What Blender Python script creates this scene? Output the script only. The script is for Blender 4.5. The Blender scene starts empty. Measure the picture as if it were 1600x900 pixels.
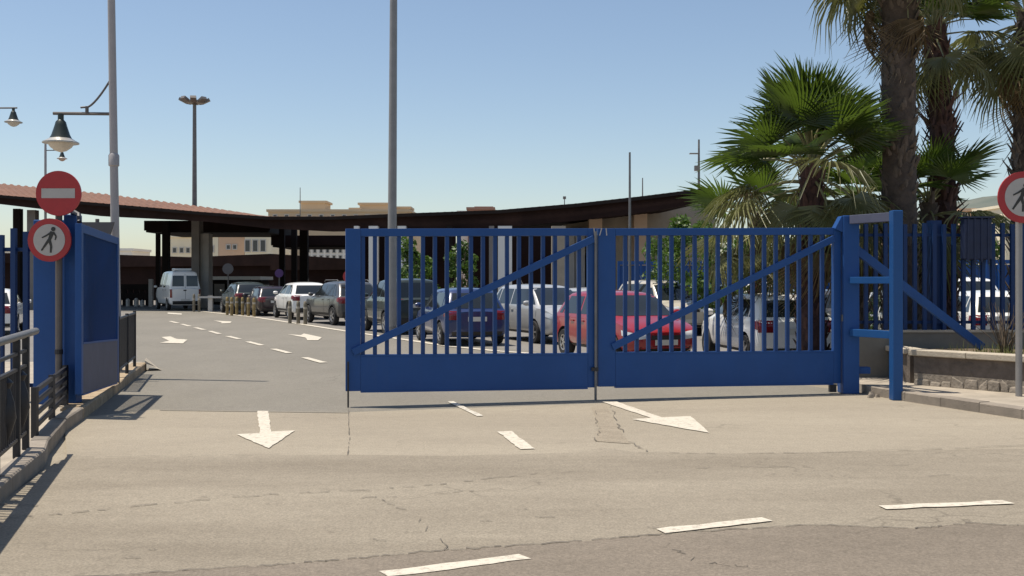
import bpy, bmesh, math, random
from mathutils import Vector, Matrix
from mathutils.bvhtree import BVHTree
R = math.radians
random.seed(7)
S = bpy.context.scene
COL = S.collection

# ------------------------------------------------------------------ camera, sky, sun, exposure
CAM_H, F, HOR = 1.7, 1600.0, 440.0          # eye height, focal length and horizon row of the 1600x900 photograph
cd = bpy.data.cameras.new('camera'); cam = bpy.data.objects.new('camera', cd); COL.objects.link(cam)
cam.location = (0, 0, CAM_H); cam.rotation_euler = (R(90), 0, 0)
cd.sensor_width = 36; cd.lens = 36; cd.shift_y = -10/1600; cd.clip_start = .05; cd.clip_end = 6000
S.camera = cam

SUN_EL = R(73); SUN_DIR = Vector((.985, -.17))          # horizontal way the light travels
SUN_DIR.normalize()
w = bpy.data.worlds.new('World'); S.world = w; w.use_nodes = True
nt = w.node_tree; bg = nt.nodes['Background']
sky = nt.nodes.new('ShaderNodeTexSky'); sky.sky_type = 'NISHITA'; sky.sun_disc = False
sky.sun_elevation = SUN_EL
sky.sun_rotation = math.atan2(-SUN_DIR.x, -SUN_DIR.y)
sky.altitude = 0; sky.air_density = 1.0; sky.dust_density = .75; sky.ozone_density = .1
nt.links.new(sky.outputs[0], bg.inputs[0]); bg.inputs[1].default_value = .109
sl = bpy.data.lights.new('sun', 'SUN'); sl.energy = 4.7; sl.angle = R(.5); sl.color = (1, .92, .80)
so = bpy.data.objects.new('sun', sl); COL.objects.link(so)
ld = Vector((SUN_DIR.x*math.cos(SUN_EL), SUN_DIR.y*math.cos(SUN_EL), -math.sin(SUN_EL)))
so.rotation_euler = ld.to_track_quat('-Z', 'Y').to_euler(); so.location = (-10, 0, 40)
S.view_settings.view_transform = 'Standard'; S.view_settings.look = 'None'
S.view_settings.gamma = 1; S.view_settings.use_curve_mapping = False
S.view_settings.exposure = .25

# ------------------------------------------------------------------ measuring helpers
def G(px, py, z=0.0):                       # where a pixel of the photograph meets the level z
    Y = (CAM_H - z)*F/(py - HOR)
    return Vector(((px - 800)/F*Y, Y, z))
def P(px, py, Y):                           # the point behind a pixel at depth Y
    return Vector(((px - 800)/F*Y, Y, CAM_H + (HOR - py)/F*Y))

# ------------------------------------------------------------------ materials
def mat(name, col, rough=.6, metal=0, spec=.5, var=.0, scale=4, bump=0, bscale=40, objvar=0, col2=None, trans=0, coat=0, alpha=None, detail=6):
    m = bpy.data.materials.new(name); m.use_nodes = True
    n = m.node_tree; b = n.nodes['Principled BSDF']
    b.inputs['Roughness'].default_value = rough; b.inputs['Metallic'].default_value = metal
    b.inputs['Specular IOR Level'].default_value = spec
    b.inputs['Coat Weight'].default_value = coat; b.inputs['Coat Roughness'].default_value = .05
    c4 = (*col, 1)
    b.inputs['Base Color'].default_value = c4
    tc = n.nodes.new('ShaderNodeTexCoord')
    src = None
    if var or col2:
        nz = n.nodes.new('ShaderNodeTexNoise'); nz.inputs['Scale'].default_value = scale; nz.inputs['Detail'].default_value = detail
        nz.inputs['Roughness'].default_value = .65
        n.links.new(tc.outputs['Object'], nz.inputs['Vector'])
        rp = n.nodes.new('ShaderNodeValToRGB'); rp.color_ramp.elements[0].position = .32; rp.color_ramp.elements[1].position = .68
        if col2: a, c = col, col2
        else: a, c = tuple(x*(1-var) for x in col), tuple(min(1, x*(1+var)) for x in col)
        rp.color_ramp.elements[0].color = (*a, 1); rp.color_ramp.elements[1].color = (*c, 1)
        n.links.new(nz.outputs['Fac'], rp.inputs[0]); src = rp.outputs[0]
    if objvar:
        oi = n.nodes.new('ShaderNodeObjectInfo'); mr = n.nodes.new('ShaderNodeMapRange')
        mr.inputs['To Min'].default_value = 1-objvar; mr.inputs['To Max'].default_value = 1+objvar
        n.links.new(oi.outputs['Random'], mr.inputs['Value'])
        mx = n.nodes.new('ShaderNodeMix'); mx.data_type = 'RGBA'; mx.blend_type = 'MULTIPLY'; mx.inputs['Factor'].default_value = 1
        if src: n.links.new(src, mx.inputs[6])
        else: mx.inputs[6].default_value = c4
        n.links.new(mr.outputs[0], mx.inputs[7]); src = mx.outputs[2]
    if src: n.links.new(src, b.inputs['Base Color'])
    if bump:
        n2 = n.nodes.new('ShaderNodeTexNoise'); n2.inputs['Scale'].default_value = bscale; n2.inputs['Detail'].default_value = 4
        n.links.new(tc.outputs['Object'], n2.inputs['Vector'])
        bp = n.nodes.new('ShaderNodeBump'); bp.inputs['Strength'].default_value = bump; bp.inputs['Distance'].default_value = .02
        n.links.new(n2.outputs['Fac'], bp.inputs['Height']); n.links.new(bp.outputs[0], b.inputs['Normal'])
    if trans:
        t = n.nodes.new('ShaderNodeBsdfTranslucent'); mxs = n.nodes.new('ShaderNodeMixShader'); mxs.inputs[0].default_value = trans
        t.inputs[0].default_value = (min(1, col[0]*1.6), min(1, col[1]*1.7), col[2], 1)
        out = n.nodes['Material Output']
        n.links.new(b.outputs[0], mxs.inputs[1]); n.links.new(t.outputs[0], mxs.inputs[2]); n.links.new(mxs.outputs[0], out.inputs[0])
    return m

def asphalt(name, c1, c2, dirt, stretch=(1, 1, 1), speck=.25):
    """worn asphalt: broad stains, streaks along the traffic, fine aggregate"""
    m = bpy.data.materials.new(name); m.use_nodes = True
    n = m.node_tree; b = n.nodes['Principled BSDF']; L = n.links.new
    b.inputs['Roughness'].default_value = .9; b.inputs['Specular IOR Level'].default_value = .25
    tc = n.nodes.new('ShaderNodeTexCoord'); mp = n.nodes.new('ShaderNodeMapping'); mp.inputs['Scale'].default_value = stretch
    L(tc.outputs['Object'], mp.inputs[0])
    def noise(sc, det, ro=.6, vec=mp.outputs[0]):
        z = n.nodes.new('ShaderNodeTexNoise'); z.inputs['Scale'].default_value = sc; z.inputs['Detail'].default_value = det; z.inputs['Roughness'].default_value = ro
        L(vec, z.inputs['Vector']); return z.outputs['Fac']
    def ramp(f, p0, p1, a, c):
        r = n.nodes.new('ShaderNodeValToRGB'); r.color_ramp.elements[0].position = p0; r.color_ramp.elements[1].position = p1
        r.color_ramp.elements[0].color = (*a, 1); r.color_ramp.elements[1].color = (*c, 1); L(f, r.inputs[0]); return r.outputs[0]
    def mix(t, f, a, c):
        x = n.nodes.new('ShaderNodeMix'); x.data_type = 'RGBA'; x.blend_type = t
        if isinstance(f, float): x.inputs['Factor'].default_value = f
        else: L(f, x.inputs['Factor'])
        L(a, x.inputs[6]); L(c, x.inputs[7]); return x.outputs[2]
    base = ramp(noise(.35, 8), .35, .65, c1, c2)
    d = ramp(noise(1.1, 10, .7), .48, .72, (0, 0, 0), (1, 1, 1))
    dc = n.nodes.new('ShaderNodeRGB'); dc.outputs[0].default_value = (*dirt, 1)
    f1 = n.nodes.new('ShaderNodeMath'); f1.operation = 'MULTIPLY'; f1.inputs[1].default_value = .55; L(d, f1.inputs[0])
    c = mix('MIX', f1.outputs[0], base, dc.outputs[0])
    sp = ramp(noise(55, 3, .7, tc.outputs['Object']), .3, .7, (1-speck,)*3, (1+speck,)*3)
    c = mix('MULTIPLY', 1.0, c, sp)
    sp2 = ramp(noise(9, 5, .75, tc.outputs['Object']), .3, .75, (.9,)*3, (1.08,)*3)
    c = mix('MULTIPLY', 1.0, c, sp2)
    # hairline cracks: distorted cell edges, only where a broad noise lets them show
    vo = n.nodes.new('ShaderNodeTexVoronoi'); vo.feature = 'DISTANCE_TO_EDGE'; vo.inputs['Scale'].default_value = .55
    dz = n.nodes.new('ShaderNodeTexNoise'); dz.inputs['Scale'].default_value = 2.5; dz.inputs['Detail'].default_value = 6; L(tc.outputs['Object'], dz.inputs['Vector'])
    ad = n.nodes.new('ShaderNodeMix'); ad.data_type = 'VECTOR'; ad.inputs['Factor'].default_value = .35; L(tc.outputs['Object'], ad.inputs[4]); L(dz.outputs['Color'], ad.inputs[5]); L(ad.outputs[1], vo.inputs['Vector'])
    ln = ramp(vo.outputs['Distance'], 0.0, .006, (1, 1, 1), (0, 0, 0)); mk = ramp(noise(.45, 3, .5, tc.outputs['Object']), .5, .62, (0, 0, 0), (.55, .55, .55))
    lm = n.nodes.new('ShaderNodeMath'); lm.operation = 'MULTIPLY'; L(ln, lm.inputs[0]); L(mk, lm.inputs[1])
    dk = n.nodes.new('ShaderNodeRGB'); dk.outputs[0].default_value = (*[x*.45 for x in c1], 1)
    c = mix('MIX', lm.outputs[0], c, dk.outputs[0])
    L(c, b.inputs['Base Color'])
    bp = n.nodes.new('ShaderNodeBump'); bp.inputs['Strength'].default_value = .5; bp.inputs['Distance'].default_value = .012
    L(noise(70, 3, .7, tc.outputs['Object']), bp.inputs['Height']); L(bp.outputs[0], b.inputs['Normal'])
    return m

def worn_paint(name, col, under, amount=.5, scale=14):
    m = mat(name, col, .8, spec=.2)
    n = m.node_tree; b = n.nodes['Principled BSDF']; L = n.links.new
    tc = n.nodes.new('ShaderNodeTexCoord'); z = n.nodes.new('ShaderNodeTexNoise'); z.inputs['Scale'].default_value = scale; z.inputs['Detail'].default_value = 9; z.inputs['Roughness'].default_value = .75
    L(tc.outputs['Object'], z.inputs['Vector'])
    r = n.nodes.new('ShaderNodeValToRGB'); r.color_ramp.elements[0].position = amount-.1; r.color_ramp.elements[1].position = amount+.08
    r.color_ramp.elements[0].color = (*under, 1); r.color_ramp.elements[1].color = (*col, 1)
    L(z.outputs['Fac'], r.inputs[0]); L(r.outputs[0], b.inputs['Base Color'])
    return m

M = {}
M['street'] = asphalt('street_asphalt', (.218, .187, .143), (.305, .266, .206), (.185, .157, .119), (.3, 1.3, 1))
M['street_dark'] = asphalt('street_asphalt_new', (.172, .144, .112), (.225, .19, .15), (.15, .125, .097), (.5, 1.6, 1))
M['apron'] = asphalt('apron_asphalt', (.285, .247, .19), (.33, .288, .222), (.255, .22, .17), (.5, 1.3, 1))
M['inner'] = asphalt('inner_asphalt', (.188, .173, .145), (.215, .198, .166), (.172, .157, .13), (1, .6, 1))
M['lot'] = asphalt('lot_asphalt', (.19, .178, .162), (.22, .205, .185), (.17, .155, .138))
M['earth'] = asphalt('pale_ground', (.26, .225, .17), (.32, .28, .215), (.22, .19, .145))
M['patch'] = asphalt('patch_asphalt', (.265, .225, .17), (.32, .275, .21), (.22, .185, .14), (4, 4, 4))
M['white_mark'] = worn_paint('white_marking', (.57, .52, .43), (.32, .28, .225), .43, 16)
M['white_faded'] = worn_paint('faded_marking', (.62, .58, .5), (.33, .3, .25), .48)
M['crack'] = mat('crack_dirt', (.12, .104, .084), .95, var=.3, scale=8)
M['kerb'] = mat('kerb_concrete', (.24, .205, .165), .9, var=.22, scale=3, bump=.4, bscale=60, objvar=.1)
M['kerb_warm'] = mat('kerb_warm', (.33, .25, .16), .9, var=.28, scale=5, bump=.4, bscale=60, objvar=.1)
M['pave'] = mat('pavement', (.33, .285, .225), .9, var=.2, scale=2.5, bump=.3, bscale=50, objvar=.06)
def blue_paint(name, col, chalk, amt=.3, rough=.5):
    m = mat(name, col, rough, spec=.3, bump=.06, bscale=22); n = m.node_tree; b = n.nodes['Principled BSDF']; L = n.links.new
    tc = n.nodes.new('ShaderNodeTexCoord'); geo = n.nodes.new('ShaderNodeNewGeometry')
    mp = n.nodes.new('ShaderNodeMapping'); mp.inputs['Scale'].default_value = (9, 9, .9); L(geo.outputs['Position'], mp.inputs[0])
    def nz(sc, vec, lo, hi):
        z = n.nodes.new('ShaderNodeTexNoise'); z.inputs['Scale'].default_value = sc; z.inputs['Detail'].default_value = 7; z.inputs['Roughness'].default_value = .7; L(vec, z.inputs['Vector'])
        r = n.nodes.new('ShaderNodeMapRange'); r.inputs['From Min'].default_value = lo; r.inputs['From Max'].default_value = hi; L(z.outputs['Fac'], r.inputs['Value']); return r.outputs[0]
    a = nz(1, mp.outputs[0], .5, .85); c = nz(1.3, geo.outputs['Position'], .35, .75); d = nz(26, geo.outputs['Position'], .68, .74)
    mu = n.nodes.new('ShaderNodeMath'); mu.operation = 'MULTIPLY'; mu.inputs[1].default_value = amt; L(a, mu.inputs[0])
    m1 = n.nodes.new('ShaderNodeMix'); m1.data_type = 'RGBA'; L(mu.outputs[0], m1.inputs['Factor']); m1.inputs[6].default_value = (*col, 1); m1.inputs[7].default_value = (*chalk, 1)
    dk = n.nodes.new('ShaderNodeMix'); dk.data_type = 'RGBA'; L(c, dk.inputs['Factor']); dk.inputs[6].default_value = (*[x*.85 for x in col], 1); L(m1.outputs[2], dk.inputs[7])
    ru = n.nodes.new('ShaderNodeMix'); ru.data_type = 'RGBA'; mu2 = n.nodes.new('ShaderNodeMath'); mu2.operation = 'MULTIPLY'; mu2.inputs[1].default_value = .35; L(d, mu2.inputs[0]); L(mu2.outputs[0], ru.inputs['Factor'])
    L(dk.outputs[2], ru.inputs[6]); ru.inputs[7].default_value = (.07, .045, .035, 1); L(ru.outputs[2], b.inputs['Base Color']); return m
M['blue'] = blue_paint('blue_paint', (.015, .075, .255), (.07, .11, .2))
M['blue_backlit'] = blue_paint('blue_fence_backlit', (.0095, .040, .135), (.05, .07, .13))  # gate blue darkened: the backlit shade of the fences is put into the colour
M['blue_bar_shaded'] = blue_paint('blue_bars_shaded', (.012, .054, .185), (.06, .09, .17))  # same paint as the gate, darker: shade on the backlit bars painted in
M['blue_pale'] = mat('blue_paint_chalky', (.075, .08, .125), .6, var=.12, scale=3)
M['blue_sunlit'] = blue_paint('blue_paint_sunlit', (.015, .082, .25), (.05, .10, .2), .2, .42)  # gate blue as the sun strikes the guide frame, light painted into the colour
M['navy'] = mat('navy_cover', (.012, .022, .06), .6, var=.2, scale=6)
M['steel'] = mat('dull_steel', (.17, .165, .16), .5, .3, var=.15, scale=5)
M['pole_grey'] = mat('galvanised_pole', (.26, .25, .24), .5, .2, var=.1, scale=3)
M['pole_white'] = mat('lamp_post_paint', (.36, .335, .33), .5, var=.08, scale=2)
M['pole_dark'] = mat('sign_post_grey', (.13, .115, .105), .6, .2, var=.15, scale=3)
M['iron'] = mat('black_iron', (.022, .022, .026), .5, .2, var=.2, scale=8)
M['lamp_dark'] = mat('lamp_hood', (.03, .04, .035), .4, .2)
M['lamp_bowl'] = mat('lamp_bowl', (.55, .5, .42), .2, spec=.6)
M['lamp_rim'] = mat('lamp_rim', (.42, .40, .36), .35, .4)
M['red'] = mat('sign_red', (.36, .022, .025), .45, var=.08, scale=5)
M['sign_white'] = mat('sign_white', (.40, .38, .355), .5, var=.06, scale=6)
M['sign_black'] = mat('sign_black', (.025, .025, .022), .5)
M['sign_back'] = mat('sign_back', (.10, .095, .10), .5, .4)
M['roof'] = mat('roof_sheet', (.19, .10, .066), .75, spec=.2, var=.16, scale=.4, objvar=.04)
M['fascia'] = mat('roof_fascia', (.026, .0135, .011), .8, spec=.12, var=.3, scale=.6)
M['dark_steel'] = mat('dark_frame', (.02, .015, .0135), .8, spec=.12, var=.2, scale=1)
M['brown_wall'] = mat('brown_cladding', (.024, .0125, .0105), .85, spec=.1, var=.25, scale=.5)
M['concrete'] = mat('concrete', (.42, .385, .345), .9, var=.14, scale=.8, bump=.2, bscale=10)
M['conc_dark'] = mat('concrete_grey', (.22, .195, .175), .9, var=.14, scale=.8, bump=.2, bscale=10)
M['wall_beige'] = mat('wall_render', (.36, .30, .225), .9, var=.14, scale=1.2, bump=.2, bscale=20)
M['stone'] = mat('planter_stone', (.12, .097, .08), .9, var=.3, scale=5, bump=.6, bscale=18, objvar=.12)
M['footing'] = mat('footing_stone', (.24, .205, .165), .95, var=.3, scale=9, bump=.7, bscale=22, objvar=.2)
M['coping'] = mat('coping_stone', (.46, .40, .31), .85, var=.14, scale=3, bump=.3, bscale=30, objvar=.06)
M['wall_grey'] = mat('wall_render_grey', (.19, .175, .145), .9, var=.16, scale=1.2, bump=.2, bscale=20)
M['soil'] = mat('soil', (.13, .095, .06), .95, var=.3, scale=6, bump=.6, bscale=20)
M['apt_cream'] = mat('apartment_cream', (.80, .71, .53), .9, var=.06, scale=.2)
M['apt_pink'] = mat('apartment_pink', (.62, .43, .29), .9, var=.06, scale=.2)
M['apt_beige'] = mat('apartment_beige', (.52, .41, .28), .9, var=.07, scale=.15)
M['apt_white'] = mat('apartment_white', (.8, .76, .7), .9, var=.05, scale=.2)
M['apt_red'] = mat('apartment_red', (.36, .20, .15), .9, var=.05, scale=.2)
M['pane'] = mat('window_pane', (.05, .055, .06), .12, spec=.6)
M['frame_white'] = mat('window_frame', (.5, .47, .43), .6)
M['hill'] = mat('hill_scrub', (.085, .105, .085), .95, col2=(.13, .14, .115), scale=.012)
M['glass'] = mat('car_glass', (.018, .022, .024), .05, spec=.7)
M['rubber'] = mat('tyre_rubber', (.018, .017, .017), .85)
M['rim'] = mat('wheel_rim', (.38, .37, .36), .35, .6)
M['trim'] = mat('black_plastic', (.022, .021, .021), .6)
M['seam'] = mat('panel_gap', (.015, .015, .016), .7)
M['tail'] = mat('tail_lamp', (.17, .008, .012), .12, spec=.7)
M['head'] = mat('head_lamp', (.62, .64, .66), .08, spec=.8)
M['plate'] = mat('number_plate', (.6, .58, .52), .4)
M['chrome'] = mat('chrome', (.6, .6, .6), .15, 1)
def paint(name, c, rough=.28): return mat(name, c, rough, spec=.5, coat=.7)
M['p_white'] = paint('paint_white', (.80, .785, .745)); M['p_silver'] = mat('paint_silver', (.46, .46, .45), .3, .25, coat=.6)
M['p_grey'] = mat('paint_grey', (.08, .078, .076), .3, .25, coat=.7); M['p_dark'] = paint('paint_dark', (.022, .024, .027))
M['p_plum'] = paint('paint_plum', (.022, .012, .016)); M['p_blue'] = paint('paint_blue', (.013, .03, .11))
M['p_red'] = paint('paint_red', (.28, .010, .016)); M['p_green'] = paint('paint_dark_green', (.03, .04, .035)); M['p_beige'] = paint('paint_beige', (.5, .45, .36))
M['bark'] = mat('palm_bark', (.085, .062, .047), .95, var=.35, scale=7, bump=.8, bscale=25, objvar=.1)
M['bark_red'] = mat('palm_bark_red', (.06, .03, .025), .95, var=.4, scale=7, bump=.8, bscale=25)
M['boot'] = mat('palm_leaf_base', (.135, .102, .078), .9, var=.4, scale=5, objvar=.1)
M['boot_red'] = mat('palm_leaf_base_red', (.085, .042, .033), .9, var=.4, scale=5)
M['frond'] = mat('palm_frond', (.074, .112, .022), .4, spec=.5, var=.3, scale=1.5, objvar=.4, trans=.34)
M['frond_old'] = mat('palm_frond_pale', (.17, .17, .075), .42, spec=.55, var=.3, scale=2, objvar=.35, trans=.2)
M['frond_dry'] = mat('palm_frond_dry', (.20, .14, .075), .7, var=.35, scale=2, objvar=.35, trans=.1)
M['petiole'] = mat('palm_petiole', (.20, .19, .085), .5, var=.2, scale=3)
M['leaf'] = mat('shrub_leaf', (.065, .115, .018), .5, var=.4, scale=1.2, trans=.25)
M['leaf_dark'] = mat('tree_leaf', (.04, .072, .016), .5, var=.4, scale=1, trans=.2)
M['twig'] = mat('twig', (.12, .09, .06), .9)
M['grass'] = mat('dry_grass', (.16, .17, .05), .8, var=.4, scale=3, trans=.2)
M['yellow'] = mat('bollard_yellow', (.27, .19, .07), .6, var=.35, scale=4)
M['tan'] = mat('bollard_tan', (.19, .16, .11), .7, var=.3, scale=4)
M['purple'] = mat('sign_purple', (.09, .03, .14), .5)
M['flood'] = mat('flood_lamp', (.22, .2, .18), .4, .3)

# ------------------------------------------------------------------ mesh helpers
class MB:
    def __init__(s): s.v = []; s.f = []; s.mi = []; s.m = 0
    def add(s, vs, fs):
        o = len(s.v); s.v += [tuple(v) for v in vs]; s.f += [tuple(o+i for i in f) for f in fs]; s.mi += [s.m]*len(fs); return s
    def hexa(s, p):   # eight corners: bottom ring 0-3, top ring 4-7
        return s.add(p, [(3, 2, 1, 0), (4, 5, 6, 7), (0, 1, 5, 4), (1, 2, 6, 5), (2, 3, 7, 6), (3, 0, 4, 7)])
    def box(s, x0, x1, y0, y1, z0, z1):
        return s.hexa([(x0, y0, z0), (x1, y0, z0), (x1, y1, z0), (x0, y1, z0), (x0, y0, z1), (x1, y0, z1), (x1, y1, z1), (x0, y1, z1)])
    def bar(s, a, b, wd, th, up=(0, 0, 1)):   # rectangular bar from a to b; wd across, th along 'up'
        a, b, up = Vector(a), Vector(b), Vector(up); d = (b-a).normalized()
        sd = d.cross(up)
        if sd.length < 1e-4: sd = d.cross(Vector((0, 1, 0)))
        sd.normalize(); u = sd.cross(d).normalized()
        q = [(-1, -1), (1, -1), (1, 1), (-1, 1)]
        return s.hexa([a+sd*i*wd/2+u*j*th/2 for i, j in q]+[b+sd*i*wd/2+u*j*th/2 for i, j in q])
    def tube(s, pts, r, n=8, cap=True):
        pts = [Vector(p) for p in pts]; rs = r if isinstance(r, (list, tuple)) else [r]*len(pts)
        o = len(s.v); ref = Vector((0, 0, 1)) if abs((pts[1]-pts[0]).normalized().z) < .9 else Vector((1, 0, 0))
        for i, p in enumerate(pts):
            t = (pts[min(i+1, len(pts)-1)]-pts[max(i-1, 0)]).normalized()
            a = t.cross(ref).normalized(); b = t.cross(a)
            for k in range(n):
                an = 2*math.pi*k/n; s.v.append(tuple(p+(a*math.cos(an)+b*math.sin(an))*rs[i]))
        fs = []
        for i in range(len(pts)-1):
            for k in range(n):
                fs.append((o+i*n+k, o+i*n+(k+1) % n, o+(i+1)*n+(k+1) % n, o+(i+1)*n+k))
        if cap: fs += [tuple(o+k for k in range(n))[::-1], tuple(o+(len(pts)-1)*n+k for k in range(n))]
        s.f += fs; s.mi += [s.m]*len(fs); return s
    def lathe(s, prof, c, axis='z', n=24):   # prof: (radius, height along the axis)
        o = len(s.v); c = Vector(c)
        for r, h in prof:
            for k in range(n):
                a = 2*math.pi*k/n; u, v_ = r*math.cos(a), r*math.sin(a)
                s.v.append(tuple(c+(Vector((u, v_, h)) if axis == 'z' else Vector((u, h, v_)))))
        fs = [(o+i*n+k, o+i*n+(k+1) % n, o+(i+1)*n+(k+1) % n, o+(i+1)*n+k) for i in range(len(prof)-1) for k in range(n)]
        s.f += fs; s.mi += [s.m]*len(fs); return s
    def prism(s, poly, d):    # polygon (3D points) extruded by the vector d
        n = len(poly); d = Vector(d); a = [Vector(p) for p in poly]
        return s.add(a+[p+d for p in a], [tuple(range(n))[::-1], tuple(range(n, 2*n))]+[(i, (i+1) % n, n+(i+1) % n, n+i) for i in range(n)])
    def sheet(s, poly): return s.add(poly, [tuple(range(len(poly)))])

def link(name, mb, m, parent=None, off=None, smooth=False):
    me = bpy.data.meshes.new(name); o_ = Vector(off) if off is not None else Vector()
    me.from_pydata([Vector(v)-o_ for v in mb.v], [], mb.f)
    ms = m if isinstance(m, (list, tuple)) else [m]
    for x in ms: me.materials.append(x)
    if len(ms) > 1: me.polygons.foreach_set('material_index', mb.mi)
    bm = bmesh.new(); bm.from_mesh(me); bmesh.ops.recalc_face_normals(bm, faces=bm.faces); bm.to_mesh(me); bm.free()
    if smooth:
        me.polygons.foreach_set('use_smooth', [True]*len(me.polygons))
        try: me.set_sharp_from_angle(angle=R(40))
        except Exception: pass
    o = bpy.data.objects.new(name, me); COL.objects.link(o)
    if parent is not None: o.parent = parent
    return o

def tag(o, label=None, cat=None, group=None, kind=None):
    for k, v in (('label', label), ('category', cat), ('group', group), ('kind', kind)):
        if v: o[k] = v
    return o
def thing(name, label, cat, loc=(0, 0, 0), rz=0, group=None):
    o = bpy.data.objects.new(name, None); COL.objects.link(o); o.empty_display_size = .2
    o.location = loc; o.rotation_euler = (0, 0, rz)
    return tag(o, label, cat, group)
def part(name, mb, m, root, smooth=False, kind=None):       # mb in world coordinates, root unrotated (or a part of such a thing)
    r = root
    while r.parent: r = r.parent
    return tag(link(name, mb, m, root, r.location, smooth), kind=kind)
def struct(name, mb, m, parent=None, smooth=False):
    o = link(name, mb, m, parent, None, smooth)
    if parent is None: o['kind'] = 'structure'
    return o
def bevel(o, wdt, seg=2):
    md = o.modifiers.new('edge', 'BEVEL'); md.width = wdt; md.segments = seg; md.limit_method = 'ANGLE'; return o

# ------------------------------------------------------------------ ground, roads, markings
mb = MB(); mb.sheet([(-2500, -200, -.02), (2500, -200, -.02), (2500, 4000, -.02), (-2500, 4000, -.02)])
ground = struct('ground', mb, M['earth'])

def grid_sheet(name, m, quad, z, nx=1, ny=1, parent=None):
    a, b, c, d = [Vector(p) for p in quad]; mb = MB(); vs = []
    for j in range(ny+1):
        for i in range(nx+1):
            u, v = i/nx, j/ny
            p = (a*(1-u)+b*u)*(1-v)+(d*(1-u)+c*u)*v; vs.append((p.x, p.y, z))
    fs = [(j*(nx+1)+i, j*(nx+1)+i+1, (j+1)*(nx+1)+i+1, (j+1)*(nx+1)+i) for j in range(ny) for i in range(nx)]
    mb.add(vs, fs); return struct(name, mb, m, parent)

def flat_poly(name, m, pts, z, parent=None):
    mb = MB(); mb.sheet([(p[0], p[1], z) for p in pts]); return struct(name, mb, m, parent)

lot = flat_poly('parking_lot', M['lot'], [(-60, 18), (40, 18), (60, 110), (-90, 110)], -.012)
# driveway inside the gate, running away to the upper left
drive = flat_poly('driveway', M['inner'], [G(240, 640), G(545, 644), G(940, 630), (5.4, 15.6), (3.5, 19.5), (.9, 24.6), (-1.2, 27.5), (-5.4, 36), (-12.4, 49.5), (-21, 66), (-30, 66), (-21.4, 58), (-7.3, 20), (-5.3, 12.6)], -.004)
# the apron in front of the gate, tan
ap = [G(100, 655), G(240, 640), G(545, 644), G(940, 630), (5.5, 15.6), G(1412, 626), G(1600, 655), (8, 8.6)]
apf = [G(1600, 702), G(1450, 704), G(1300, 707), G(1150, 709), G(1000, 708), G(940, 700), G(900, 708), G(700, 713), G(545, 711), G(400, 712), G(200, 715), G(105, 718)]
flat_poly('apron', M['apron'], ap+apf, 0.0)
street = flat_poly('street', M['street'], [(-40, -30), (40, -30), (40, 10.6), (8, 10.6)]+apf+[(-4.3, 9.7), (-4.0, 8.2), (-3.3, 5.6), (-40, 5.6)], .004)
wob = lambda a=.05: random.uniform(-a, a)
def crackline(pts, n=12, a=.05):
    out = []
    for (x0, y0), (x1, y1) in zip(pts, pts[1:]):
        for i in range(n):
            t = i/n; p = G(x0+(x1-x0)*t, y0+(y1-y0)*t); out.append((p.x+wob(a), p.y+wob(a)))
    p = G(*pts[-1]); out.append((p.x, p.y)); return out
edge_px = [(-300, 930), (150, 903), (300, 893), (450, 884), (560, 874), (690, 862), (790, 856), (950, 844), (1100, 832), (1280, 822), (1430, 828), (1520, 819), (1640, 826), (1900, 820)]
cl = crackline(edge_px, 14, .022)
flat_poly('street_strip', M['street_dark'], [(-20, -20), (20, -20), (20, cl[-1][1])]+cl[::-1]+[(-20, cl[0][1])], .008)
def crack(pts, wd, m='crack', z=.012, gap=.0, jit=.03, seg=10):
    mb = MB(); line = crackline(pts, seg, jit)
    for i in range(len(line)-1):
        if random.random() < gap: continue
        a, b = Vector((*line[i], z)), Vector((*line[i+1], z)); d = (b-a)
        if d.length < 1e-4: continue
        nrm = Vector((-d.y, d.x, 0)).normalized(); w0 = wd*random.uniform(.2, 1.1)/4; w1 = wd*random.uniform(.2, 1.1)/4
        mb.add([a-nrm*w0, b-nrm*w1, b+nrm*w1, a+nrm*w0], [(0, 1, 2, 3)])
    return struct('road_crack', mb, M[m], street)
mb = MB()
for i in range(len(cl)-1):
    if random.random() < .12: continue
    a, b = Vector((*cl[i], .0125)), Vector((*cl[i+1], .0125)); k = random.uniform(.004, .013)
    mb.add([a-Vector((0, k, 0)), b-Vector((0, k*.8, 0)), b+Vector((0, k, 0)), a+Vector((0, k, 0))], [(0, 1, 2, 3)])
struct('road_crack', mb, M['crack'], street)
crack([(0, 812), (90, 806), (230, 790), (420, 774), (560, 768), (700, 757), (840, 741)], .028, gap=.25)
crack([(0, 790), (60, 792)], .03)
crack([(840, 741), (1000, 735), (1180, 731), (1420, 728)], .02, gap=.6)
crack([(560, 780), (640, 776), (740, 768)], .02, gap=.5)
crack([(1000, 708), (1150, 710), (1300, 708), (1440, 703), (1600, 697)], .03, gap=.3, jit=.02)
crack([(545, 640), (546, 690), (543, 712)], .02, gap=.2, jit=.008)
crack([(110, 716), (300, 713), (450, 711)], .025, gap=.3, jit=.02)
crack([(928, 640), (935, 668), (932, 690)], .02, gap=.4)
crack([(955, 635), (962, 660), (985, 692), (1010, 706)], .03, gap=.35)
crack([(1200, 742), (1290, 744), (1330, 748)], .02, gap=.5)
crack([(700, 860), (640, 800), (560, 770)], .018, gap=.55)
crack([(1040, 850), (1090, 880), (1180, 890)], .015, gap=.5)
for k in range(14):
    x, y = random.uniform(40, 1580), random.uniform(725, 890)
    crack([(x, y), (x+random.uniform(8, 40), y+random.uniform(-3, 3))], .022, gap=.2, seg=4, jit=.01)
patch = flat_poly('repair_patch', M['patch'], [G(924, 636), G(948, 634), G(958, 660), G(985, 694), G(930, 690), G(937, 668)], .0048, street)
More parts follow.
